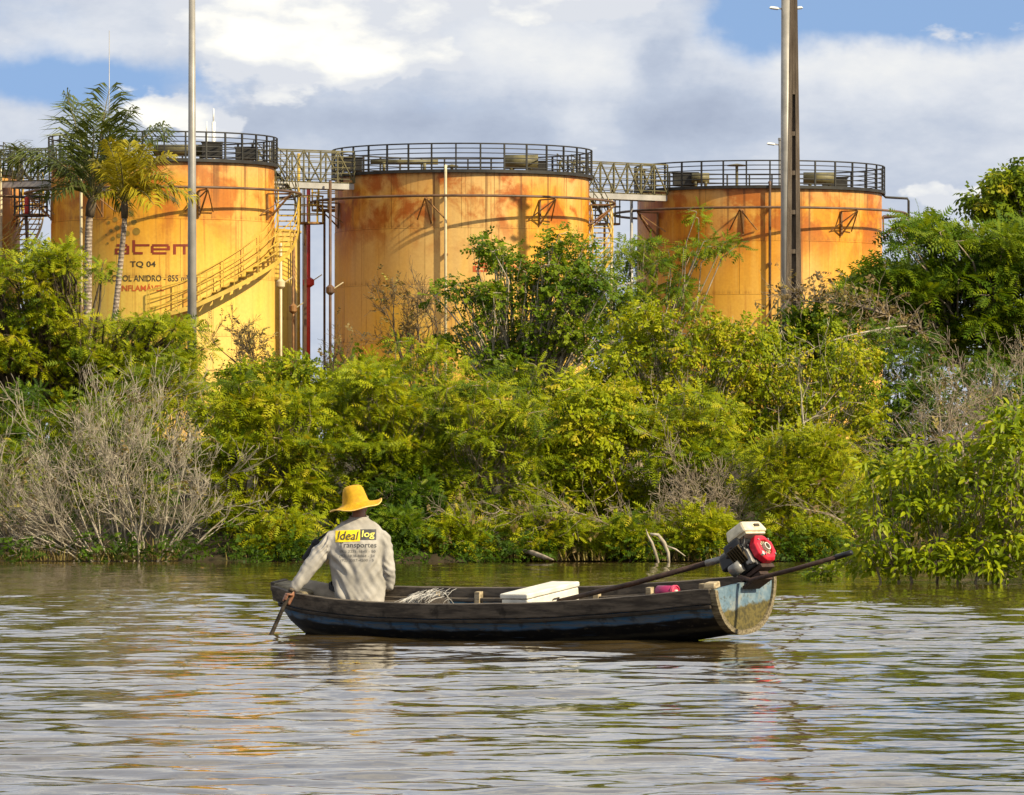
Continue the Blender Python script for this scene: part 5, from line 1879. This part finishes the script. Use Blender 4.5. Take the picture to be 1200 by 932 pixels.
MB().box((0.0, 0.0, -0.02), (0.20, 0.21, 0.20)).box((0.0, -0.06, 0.05), (0.16, 0.16, 0.16), Matrix.Rotation(0.4, 3, 'X')).build('engine_block', M['black_plastic'], eng, bevel=0.012)
fin = MB()
for k in range(6):
    fin.box((-0.06 + k * 0.024, -0.13, 0.035), (0.008, 0.09, 0.14), Matrix.Rotation(0.4, 3, 'X'))
fin.build('cooling_fins', M['letter_dark'], eng)
# shroud over the cylinder and the air cleaner
MB().box((-0.015, -0.055, 0.105), (0.19, 0.24, 0.11), None, 0.86).build('shroud', M['black_plastic'], eng, bevel=0.018)
ac = MB().box((-0.175, 0.02, 0.075), (0.16, 0.20, 0.13), None, 0.85).build('air_cleaner', M['black_plastic'], eng, bevel=0.02)
MB().box((-0.175, 0.02, 0.145), (0.10, 0.14, 0.02)).build('cover_clip', M['cast_grey'], ac, bevel=0.006)
# tank
tk = MB().box((0.07, 0.0, 0.205), (0.22, 0.32, 0.10), None, 0.84).build('fuel_tank', M['cream'], eng, bevel=0.022)
MB().lathe([(0.03, 0), (0.03, 0.025), (0.022, 0.032), (0.001, 0.033)], 14, (0.02, 0.02, 0.255)).build('filler_cap', M['black_plastic'], tk)
MB().box((0.177, 0.03, 0.205), (0.012, 0.065, 0.022)).build('tank_badge', M['letter_dark'], tk)
MB().box((0.065, 0, 0.147), (0.18, 0.27, 0.016)).build('tank_bracket', M['cream'], eng)
# starter: eight sided red housing with a fan grille
st = MB()
for i, (r, x) in enumerate(((0.108, 0.098), (0.128, 0.112), (0.128, 0.165), (0.106, 0.185), (0.072, 0.187), (0.066, 0.165))):
    for k in range(8):
        a = 2 * math.pi * (k + 0.5) / 8
        st.v.append((x, 0.005 + r * math.cos(a), -0.005 + r * math.sin(a)))
for i in range(5):
    for k in range(8):
        k2 = (k + 1) % 8
        st.f.append((i * 8 + k, i * 8 + k2, (i + 1) * 8 + k2, (i + 1) * 8 + k))
sto = st.build('starter_cover', M['engine_red'], eng, bevel=0.006)
rot90 = Matrix.Rotation(R(90), 3, 'Y')
MB().lathe([(0.068, 0.164), (0.001, 0.166)], 24, (0, 0.005, -0.005), rot90).build('grille', M['cream'], sto)
gs = MB()
for k in range(12):
    a = 2 * math.pi * k / 12
    gs.bar((0.171, 0.005 + 0.032 * math.cos(a), -0.005 + 0.032 * math.sin(a)), (0.171, 0.005 + 0.064 * math.cos(a), -0.005 + 0.064 * math.sin(a)), 0.004)
gs.build('fan_slots', M['letter_dark'], sto)
MB().lathe([(0.001, 0.192), (0.026, 0.192), (0.030, 0.170)], 18, (0, 0.005, -0.005), rot90).build('hub', M['letter_dark'], sto)
MB().lathe([(0.026, 0.170), (0.026, 0.200), (0.034, 0.200), (0.034, 0.170)], 20, (0, 0.005, -0.005), rot90).build('hub_ring', M['foam'], sto)
MB().box((0.176, -0.082, -0.062), (0.02, 0.022, 0.034), Matrix.Rotation(-0.6, 3, 'X')).build('sticker', M['foam'], sto)
# muffler, carburettor, base, clamp
MB().tube([(-0.13, -0.13, -0.05), (-0.02, -0.13, -0.05)], 0.052, 14).build('muffler', M['cast_grey'], eng, True)
MB().box((0.075, -0.115, -0.03), (0.035, 0.05, 0.13)).box((0.06, -0.125, -0.07), (0.06, 0.035, 0.03)).build('recoil_bracket', M['cast_grey'], eng, bevel=0.006)
MB().box((0.0, 0.0, -0.14), (0.24, 0.18, 0.035)).build('base_plate', M['rusty'], eng, bevel=0.006)
MB().tube([(0.0, -0.02, -0.15), (-0.01, -0.02, -0.21)], [0.05, 0.04], 12).box((0.0, -0.02, -0.18), (0.14, 0.12, 0.03)).build('swivel', M['rusty'], eng, bevel=0.004)
MB().box((-0.03, -0.02, -0.215), (0.16, 0.22, 0.03)).build('clamp_plate', M['rusty'], eng, bevel=0.004)
MB().tube([(0.10, -0.10, 0.16), (0.12, -0.15, 0.10), (0.06, -0.165, 0.02), (0.02, -0.14, -0.02)], 0.007, 6).build('fuel_hose', M['black_plastic'], eng, True)
MB().tube([(-0.10, -0.12, 0.14), (-0.02, -0.17, 0.11), (0.06, -0.13, 0.09)], 0.006, 6).build('spark_lead', M['rusty'], eng, True)
bo = MB().tube([(0, 0, 0), (0.010, 0, 0)], 0.009, 6).mesh('bolt', M['cast_grey'])
for k in range(4):
    a = 2 * math.pi * (k + 0.5) / 4
    link_mesh('bolt', bo, eng).location = (0.182, 0.005 + 0.096 * math.cos(a), -0.005 + 0.096 * math.sin(a))
inv = eng.matrix_world.inverted()
loc = lambda px, py, Y: inv @ P(px, py, Y)
MB().tube([loc(852, 653.5, 44.42), loc(742, 684, 45.0), loc(643, 707.5, 45.45)], [0.024, 0.022, 0.020], 12).build('shaft_tube', M['rusty'], eng, True)
sl = MB().tube([loc(846, 655.4, 44.45), loc(828, 660.3, 44.55)], 0.0275, 12).build('shaft_sleeve', M['cast_grey'], eng, True)
MB().tube([loc(866, 676, 44.1), loc(880, 680, 44.0), loc(930, 667.5, 43.75), loc(984, 652, 43.45)], [0.018, 0.019, 0.019, 0.018], 10).build('tiller', M['rusty'], eng, True)
MB().tube([loc(980, 653.2, 43.47), loc(998, 647.6, 43.38)], [0.023, 0.021], 10).build('tiller_grip', M['black_plastic'], eng, True)


# ================================================================ THE MAN
MY = 46.6
PM = lambda px, py, dy=0.0: P(px, py, MY + dy)
MP = MY / F                                                        # metres per photo pixel at the man


def remeshed(mb, voxel, smooth_it=6, name='body'):
    me = mb.mesh(name)
    ob = bpy.data.objects.new(name, me)
    col.objects.link(ob)
    md = ob.modifiers.new('remesh', 'REMESH')
    md.mode = 'VOXEL'
    md.voxel_size = voxel
    sm_ = ob.modifiers.new('smooth', 'SMOOTH')
    sm_.iterations = smooth_it
    sm_.factor = 0.5
    bpy.context.view_layer.update()
    out = bpy.data.meshes.new_from_object(ob.evaluated_get(bpy.context.evaluated_depsgraph_get()))
    bpy.data.objects.remove(ob)
    out.polygons.foreach_set('use_smooth', [True] * len(out.polygons))
    return out


def skin_fn(t):
    co = t.n('ShaderNodeTexCoord').outputs['Object']
    a = t.noise(co, 30.0, 5, 0.6)
    return t.n('ShaderNodeBsdfPrincipled', {'Base Color': t.mix(t.smooth(a, 0.3, 0.7), (0.22, 0.095, 0.05), (0.32, 0.15, 0.085)), 'Roughness': 0.5, 'Subsurface Weight': 0.08, 'Subsurface Radius': (0.01, 0.004, 0.002)}).outputs[0]


def cloth_fn(c0, c1, sc):
    def fn(t):
        co = t.n('ShaderNodeTexCoord').outputs['Object']
        a = t.noise(co, 6.0, 6, 0.6)
        b = t.noise(co, sc, 4, 0.5)
        return principled(t, t.mix(t.smooth(a, 0.35, 0.68), c0, c1), 0.9, bumpn(t, b, 0.15, 0.004), 0.15)
    return fn


def straw_fn(t):
    co = t.n('ShaderNodeTexCoord').outputs['Object']
    sp = t.n('ShaderNodeSeparateXYZ', {0: co})
    ang = t.math('ARCTAN2', sp.outputs[1], sp.outputs[0])
    rr = t.vmath('LENGTH', t.scale(co, (1, 1, 1)))
    w = t.math('MULTIPLY', t.math('SINE', t.math('MULTIPLY', ang, 70.0)), t.math('SINE', t.math('MULTIPLY', t.math('ADD', rr, sp.outputs[2]), 420.0)))
    a = t.noise(co, 25.0, 5, 0.6)
    c = t.mix(t.smooth(a, 0.3, 0.7), (0.68, 0.39, 0.007), (0.50, 0.265, 0.007))
    return principled(t, t.mix(t.math('MULTIPLY', t.smooth(w, 0.2, -0.7), 0.6), c, (0.40, 0.17, 0.004)), 0.6, bumpn(t, w, 0.5, 0.003), 0.3)


M['skin'] = mat('skin', skin_fn)
M['shirt'] = mat('shirt', cloth_fn((0.29, 0.268, 0.236), (0.41, 0.38, 0.34), 160))
M['trousers'] = mat('trousers', cloth_fn((0.20, 0.17, 0.13), (0.30, 0.26, 0.20), 120))
M['straw'] = mat('straw', straw_fn)
M['straw_edge'] = mat('straw_edge', color=(0.72, 0.46, 0.12), rough=0.7, var=0.3, vscale=60)
M['hair'] = mat('hair', color=(0.02, 0.014, 0.010), rough=0.6, bump=0.5, bscale=120)
M['black_cloth'] = mat('black_cloth', color=(0.020, 0.020, 0.022), rough=0.85, bump=0.2, bscale=90)

seat_p = PM(419, 706, 0.06)
man = empty('person', seat_p, 'man in a pale long sleeved shirt and yellow straw hat, seated in the bow', 'person')
O = lambda px, py, dy=0.0: PM(px, py, dy) - seat_p

# body: one surface from head to feet
b = MB()
hd = O(419.5, 588, 0.12)
hrot = Matrix.Rotation(R(-28), 3, 'Z')
b.ball(hd + Vector((0, 0, 0.02)), (0.076, 0.094, 0.088), 20, 14, hrot)
b.ball(hd + hrot @ Vector((0, 0.035, -0.055)), (0.062, 0.070, 0.062), 18, 12, hrot)             # jaw
b.ball(hd + hrot @ Vector((0, 0.085, -0.105)), (0.030, 0.026, 0.022), 12, 8, hrot)              # chin
b.capsule(hd + hrot @ Vector((0, 0.098, 0.0)), hd + hrot @ Vector((0, 0.118, -0.035)), 0.010, 0.016, 10)   # nose
for s in (-1, 1):
    b.ball(hd + hrot @ Vector((s * 0.031, 0.082, 0.008)), (0.016, 0.014, 0.010), 10, 8, hrot)   # eyelids
    b.ball(hd + hrot @ Vector((s * 0.081, -0.008, -0.022)), (0.012, 0.024, 0.036), 12, 10, hrot)  # ears
b.capsule(hd + hrot @ Vector((-0.022, 0.098, -0.064)), hd + hrot @ Vector((0.022, 0.098, -0.064)), 0.008, 0.008, 8)   # mouth
b.capsule(O(420, 596, 0.115), O(420, 611, 0.095), 0.054, 0.056, 18)                                # neck
b.capsule(O(420, 614, 0.095), O(419, 650, 0.05), 0.050, 0.10, 18)
b.capsule(O(419, 650, 0.05), O(419, 700, 0.06), 0.10, 0.11, 18)
b.capsule(O(396, 630, 0.06), O(443, 631, 0.06), 0.045, 0.045, 14)
b.capsule(O(390, 632, 0.05), O(363, 666, 0.0), 0.052, 0.043, 12)
b.capsule(O(363, 666, 0.0), O(342, 691, -0.03), 0.042, 0.029, 12)
b.capsule(O(446, 634, 0.06), O(454, 669, 0.03), 0.052, 0.043, 12)
b.capsule(O(454, 669, 0.03), O(445, 690, 0.26), 0.042, 0.029, 12)
kneeL, kneeR = O(358, 689, 0.34), O(398, 686, 0.46)
b.capsule(O(404, 702, 0.06), kneeL, 0.075, 0.056, 14)
b.capsule(O(434, 702, 0.10), kneeR, 0.075, 0.056, 14)
footL, footR = kneeL + Vector((0.20, 0.02, -0.17)), kneeR + Vector((0.08, 0.02, -0.19))
for k_, f_ in ((kneeL, footL), (kneeR, footR)):
    b.capsule(k_, f_, 0.054, 0.036, 12)
    b.capsule(f_, f_ + Vector((-0.11, 0.09, -0.01)), 0.036, 0.026, 10)


def grip_hand(wrist, c, axis, side, r_sh):
    """palm beside a shaft (centre c, direction axis), four fingers curled round it, thumb closing the other way"""
    axis = axis.normalized()
    side = (side - axis * side.dot(axis)).normalized()
    fr = axis.cross(side).normalized()
    pc = c + side * (r_sh + 0.014)
    b.capsule(wrist, pc - axis * 0.030, 0.026, 0.022, 12)
    b.capsule(pc - axis * 0.034, pc + axis * 0.040, 0.020, 0.018, 12)
    for k, (off, ln, rr) in enumerate(((-0.030, 0.92, 0.0092), (-0.009, 1.0, 0.0096), (0.012, 0.96, 0.0092), (0.032, 0.80, 0.0080))):
        pr = None
        for q in range(6):
            a = R(5) + ln * R(235) * q / 5
            d = side * math.cos(a) - fr * math.sin(a)
            p = c + axis * (off + 0.004 * q / 5) + d * (r_sh + 0.010)
            if pr is not None:
                b.capsule(pr, p, rr, rr * 0.96, 8)
            pr = p
    pr = None
    for q in range(4):
        a = R(10) - R(150) * q / 3
        d = side * math.cos(a) - fr * math.sin(a)
        p = c - axis * (0.046 - 0.012 * q / 3) + d * (r_sh + 0.012)
        if pr is not None:
            b.capsule(pr, p, 0.0115, 0.0105, 8)
        pr = p


pad_a, pad_b = O(341, 691.5, -0.07), O(319.5, 740, -0.05)
ax = (pad_b - pad_a).normalized()
grip_hand(O(342, 692, -0.04), pad_a + ax * 0.075, ax, Vector((0.75, 0.25, 0.35)), 0.017)
# the other hand rests open on the right knee
w2 = O(445, 690, 0.26)
kd = (kneeR + Vector((0.03, -0.02, 0.065)) - w2).normalized()
b.capsule(w2, w2 + kd * 0.085, 0.026, 0.030, 12)
sdv = kd.cross(Vector((0, 0, 1))).normalized()
for k, (o_, ln) in enumerate(((-0.030, 0.068), (-0.010, 0.080), (0.011, 0.076), (0.031, 0.058))):
    p0 = w2 + kd * 0.085 + sdv * o_
    p1 = p0 + kd * ln * 0.55 + Vector((0, 0, 0.004))
    b.capsule(p0, p1, 0.0095, 0.009, 8)
    b.capsule(p1, p1 + kd * ln * 0.4 + Vector((0, 0, -ln * 0.35)), 0.009, 0.0075, 8)
p0 = w2 + kd * 0.03 - sdv * 0.025
b.capsule(p0, p0 + kd * 0.03 - sdv * 0.035, 0.012, 0.010, 8)
bm_ = remeshed(b, 0.0075, 2)
bm_.materials.append(M['skin'])
link_mesh('body', bm_, man)

# hair under the hat
hm = MB().ball(hd + Vector((-0.004, -0.004, 0.02)) , (0.080, 0.099, 0.086), 22, 14, hrot)
hm.v = [(x, y, max(z, hd.z - 0.035)) if (Vector((x, y, 0)) - Vector((hd.x, hd.y, 0))).dot(hrot @ Vector((0, 1, 0))) < 0.03 else (x, y, max(z, hd.z + 0.05)) for x, y, z in hm.v]
link_mesh('hair', hm.mesh('hair', M['hair'], True), man)

# shirt
s = MB()
tor = [(714, 420, 26, .125, 0.05), (706, 420, 29, .14, 0.045), (698, 420, 30.5, .142, 0.04), (688, 420, 30.5, .142, 0.04), (676, 419, 31, .142, 0.035), (664, 418, 31, .138, 0.03), (652, 417.5, 32, .136, 0.03), (641, 417.5, 33.5, .134, 0.035),
       (632, 417.5, 34.5, .125, 0.045), (625, 418, 31.5, .110, 0.055), (618, 419, 25.5, .092, 0.065), (612, 420, 18.5, .076, 0.075), (608.5, 420.5, 13.0, .070, 0.088), (606.5, 420.5, 11.0, .066, 0.095)]
rings_ = []
for py, cx, hw, ry, dy in tor:
    c = O(cx, py, dy)
    rings_.append((c, hw * MP * 1.03, ry))
s.loft(rings_, 32)
s.capsule(O(390, 631, 0.05), O(364, 664, 0.0), 0.076, 0.068, 16)
s.capsule(O(364, 664, 0.0), O(346, 688, -0.03), 0.070, 0.050, 16)
s.capsule(O(448, 632, 0.055), O(454.5, 668, 0.03), 0.078, 0.066, 16)
s.capsule(O(454.5, 668, 0.03), O(456, 684, 0.08), 0.064, 0.056, 16)
s.capsule(O(456, 684, 0.08), O(449, 688, 0.20), 0.056, 0.046, 16)
sm = remeshed(s, 0.0075, 7, 'shirt')
n = len(sm.vertices)
co = np.zeros(n * 3, np.float32)
no = np.zeros(n * 3, np.float32)
sm.vertices.foreach_get('co', co)
sm.vertices.foreach_get('normal', no)
co, no = co.reshape(-1, 3), no.reshape(-1, 3)
armL, armR = O(388, 632, 0.03), O(448, 634, 0.03)
hem = O(419, 703, 0.0)
disp = np.zeros(n)
for i in range(n):
    p = Vector(co[i])
    w = 0.0
    # folds running from the armpits down towards the small of the back, and round the sleeves
    for a_, kx, tx in ((armL, 1.0, 0.62), (armR, -1.0, 0.42)):
        d = p - (a_ + Vector((0, 0, -0.05)))
        dirv = Vector((kx * tx, 0, -0.85)).normalized()
        along = d.x * dirv.x + d.z * dirv.z
        perp = d.x * dirv.z - d.z * dirv.x
        w += math.sin(perp * 75 + 4.0 * noise.noise(p * 4.0)) * 0.017 * math.exp(-(perp / 0.11) ** 2) * max(0.0, min(1.0, along / 0.08)) * max(0.0, 1 - along / 0.42)
    low = max(0.0, min(1.0, (O(419, 660).z - p.z) / 0.30))
    w += low * 0.020 * math.sin(p.x * 62 + 6.0 * noise.noise(Vector((p.x * 4, 0, p.z * 5)))) * (0.4 + 0.6 * noise.noise(p * 6.0))
    w += 0.010 * noise.noise(Vector((p.x * 9, p.y * 9, p.z * 6))) + 0.005 * noise.noise(Vector((p.x * 24 + p.z * 14, p.y * 20, p.z * 9)))
    # sleeve wrinkles across the arm
    if p.x < O(384, 630).x:
        w += 0.013 * math.sin((p.z * 0.8 - p.x * 0.9) * 120 + 5 * noise.noise(p * 8.0)) * (0.5 + noise.noise(p * 5.0))
    if p.x > O(450, 630).x:
        w += 0.007 * math.sin((p.z + p.x * 0.6) * 100 + 5 * noise.noise(p * 8.0)) * (0.5 + noise.noise(p * 5.0))
    disp[i] = w
co = co + no * disp[:, None]
sm.vertices.foreach_set('co', np.ascontiguousarray(co, np.float32).ravel())
sm.update()
sm.materials.append(M['shirt'])
shirt = link_mesh('shirt', sm, man)
# collar rib
cr = O(420.5, 607.5, 0.095)
MB().tube([cr + Vector((0.076 * math.cos(a), 0.066 * math.sin(a), 0.010 + 0.012 * math.sin(a))) for a in np.linspace(0, 2 * math.pi, 29)], 0.010, 6).build('collar', M['shirt'], shirt, True)

# print on the back, laid on the cloth
bvh = BVHTree.FromPolygons([v.co[:] for v in sm.vertices], [p.vertices[:] for p in sm.polygons])


def on_back(px, py, lift):
    o = O(px, py, 0.0) - Vector((0, 1, 0))
    hit = bvh.ray_cast(o, Vector((0, 1, 0)))
    y = hit[0].y if hit[0] is not None else O(px, py, -0.1).y
    q = O(px, py, 0.0)
    return (q.x, y - lift, q.z)


def back_print(vs, fs, name, m, lift):
    mb = MB()
    mb.add([on_back(x, y, lift) for x, y in vs], fs)
    mb.build(name, m, shirt, True)


def back_panel(x0, x1, y0, y1, name, m, lift, nx=22, ny=12, skew=0.0, cut=0.0):
    vs = [(x0 + (x1 - x0) * i / nx, y0 + (y1 - y0) * j / ny + skew * (1 - i / nx)) for j in range(ny + 1) for i in range(nx + 1)]
    fs = [(j * (nx + 1) + i, (j + 1) * (nx + 1) + i, (j + 1) * (nx + 1) + i + 1, j * (nx + 1) + i + 1) for j in range(ny) for i in range(nx)]
    back_print(vs, fs, name, m, lift)


M['print_yellow'] = mat('print_yellow', color=(0.86, 0.60, 0.01), rough=0.6)
M['print_black'] = mat('print_black', color=(0.035, 0.035, 0.038), rough=0.6)
M['print_grey'] = mat('print_grey', color=(0.16, 0.15, 0.14), rough=0.8)
M['print_pale'] = mat('print_pale', color=(0.85, 0.74, 0.12), rough=0.6)
back_panel(393.2, 422.2, 620.8, 634.4, 'print_panel', M['print_yellow'], 0.0025, skew=1.2)
back_panel(422.2, 441.0, 620.4, 632.8, 'print_panel', M['print_black'], 0.0025)
for body, x0, x1, y0, y1, m, sh_, lf in (('Ideal', 395.6, 420.8, 632.4, 622.6, 'print_black', 0.2, 0.009), ('log', 424.2, 439.4, 631.8, 621.8, 'print_pale', 0.1, 0.009),
                                         ('Transportes', 397.5, 441.5, 643.4, 635.6, 'print_black', 0, 0.003), ('(92) 3271-1845 - 50', 398.5, 440.5, 648.6, 644.6, 'print_grey', 0, 0.003),
                                         ('(92) 1828-8864 - 24', 398.5, 439.5, 653.6, 649.8, 'print_grey', 0, 0.003), ('(92) 3557-4200 - 5', 399.5, 438.5, 658.8, 655.0, 'print_grey', 0, 0.003)):
    vs, fs = text_shapes(body, sh_, 0.004)
    back_print(fit(vs, x0, x1, y0, y1), fs, 'print_lettering', M[m], lf)

# trousers and belt
tr_ = MB()
tr_.ball(O(419, 705, 0.06), (0.20, 0.16, 0.10), 22, 12)
tr_.capsule(O(403, 701, 0.05), kneeL, 0.100, 0.076, 16)
tr_.capsule(O(434, 701, 0.10), kneeR, 0.100, 0.076, 16)
tr_.capsule(kneeL, footL + Vector((0, 0, 0.05)), 0.074, 0.060, 14)
tr_.capsule(kneeR, footR + Vector((0, 0, 0.05)), 0.074, 0.060, 14)
tm = remeshed(tr_, 0.010, 5, 'trousers')
tm.materials.append(M['trousers'])
link_mesh('trousers', tm, man)
bl = MB()
c0 = O(418, 692, 0.05)
pts = []
for k in range(33):
    a = 2 * math.pi * k / 32
    pts.append(c0 + Vector((0.232 * math.cos(a), 0.125 * math.sin(a), 0.02 + 0.045 * math.sin(a) - 0.02 * math.cos(a))))
for k in range(13, 22):
    pass
for i in range(len(pts) - 1):
    d = (pts[i + 1] - pts[i]).normalized()
    bl.bar(pts[i] - d * 0.003, pts[i + 1] + d * 0.003, 0.012, 0.042)
bl.build('belt', M['black_cloth'], man)

# hat
hat_c = O(416.5, 590, 0.11)
hr_ = Matrix.Rotation(R(-11), 3, 'Y') @ Matrix.Rotation(R(3), 3, 'X')
prof = [(0.001, 0.158), (0.03, 0.157), (0.058, 0.152), (0.078, 0.139), (0.090, 0.115), (0.099, 0.080), (0.106, 0.045), (0.113, 0.015), (0.123, 0.0), (0.146, -0.010), (0.175, -0.020), (0.202, -0.027), (0.226, -0.026)]
hb2 = MB()
nh = 64
for lay_, dz in ((0, 0.0), (1, -0.006)):
    for r, z in prof:
        for k in range(nh):
            a = 2 * math.pi * k / nh
            ex_ = max(0.0, (r - 0.12) / 0.10)
            wav = ex_ * (0.009 * math.sin(2 * a + 0.4) + 0.007 * math.sin(5 * a + 1.0) + 0.012 * max(0, math.cos(a)) ** 3 - 0.007 * max(0, -math.sin(a)))
            rr = max(0.001, r - (0.006 if lay_ and r < 0.13 else 0.0))
            hb2.v.append(tuple(hr_ @ Vector((rr * math.cos(a), rr * math.sin(a) * 1.04, z + wav + dz))))
m_ = len(prof)
for lay_ in (0, 1):
    for i in range(m_ - 1):
        for k in range(nh):
            k2 = (k + 1) % nh
            q = (lay_ * m_ * nh + i * nh + k, lay_ * m_ * nh + (i + 1) * nh + k, lay_ * m_ * nh + (i + 1) * nh + k2, lay_ * m_ * nh + i * nh + k2)
            hb2.f.append(q if lay_ == 0 else q[::-1])
hat = hb2.build('straw_hat', M['straw'], man, True)
hat.location = hat_c
edge = [Vector(hb2.v[(m_ - 1) * nh + k % nh]) for k in range(nh + 1)]
MB().tube([p + Vector((0, 0, -0.003)) for p in edge], 0.0055, 5, cap=False).build('brim_edge', M['straw_edge'], hat, True)

# dark shoulder bag behind the left arm
bgp = O(366, 643, 0.17) + seat_p
bag = empty('shoulder_bag', bgp, 'black bag hanging behind the upper left arm of the man', 'bag')
brot = Matrix.Rotation(R(-32), 3, 'Y')
br_ = Matrix.Rotation(R(33), 3, 'Y')
MB().box(br_ @ Vector((0, 0, -0.03)), (0.065, 0.09, 0.19), br_, 0.92).build('pouch', M['black_cloth'], bag, bevel=0.022)
MB().box(br_ @ Vector((0.0, -0.004, 0.062)), (0.075, 0.10, 0.06), br_, 0.8).build('flap', M['black_cloth'], bag, bevel=0.018)
MB().tube([(0.03, 0, 0.06), (0.12, 0.02, 0.13), (0.22, 0.04, 0.16)], 0.010, 6).build('strap', M['black_cloth'], bag, True)

# paddle
pw = pad_a + seat_p
pdl = empty('paddle', pw, 'dark wooden paddle held low by the man, its blade under the water', 'paddle')
L_ = (pad_b - pad_a).length
pe = ax * (L_ + 0.25)
MB().tube([(0, 0, 0), ax * 0.2, ax * L_, pe], [0.019, 0.017, 0.018, 0.02], 12).build('shaft', M['wood_dark'], pdl, True)
MB().tube([ax * -0.02, ax * 0.01], [0.022, 0.024], 12).build('grip', M['wood_grey'], pdl, True)
MB().box(ax * (L_ + 0.42), (0.16, 0.02, 0.42), ax.to_track_quat('-Z', 'Y').to_matrix(), 0.8).build('blade', M['wood_dark'], pdl, bevel=0.008)
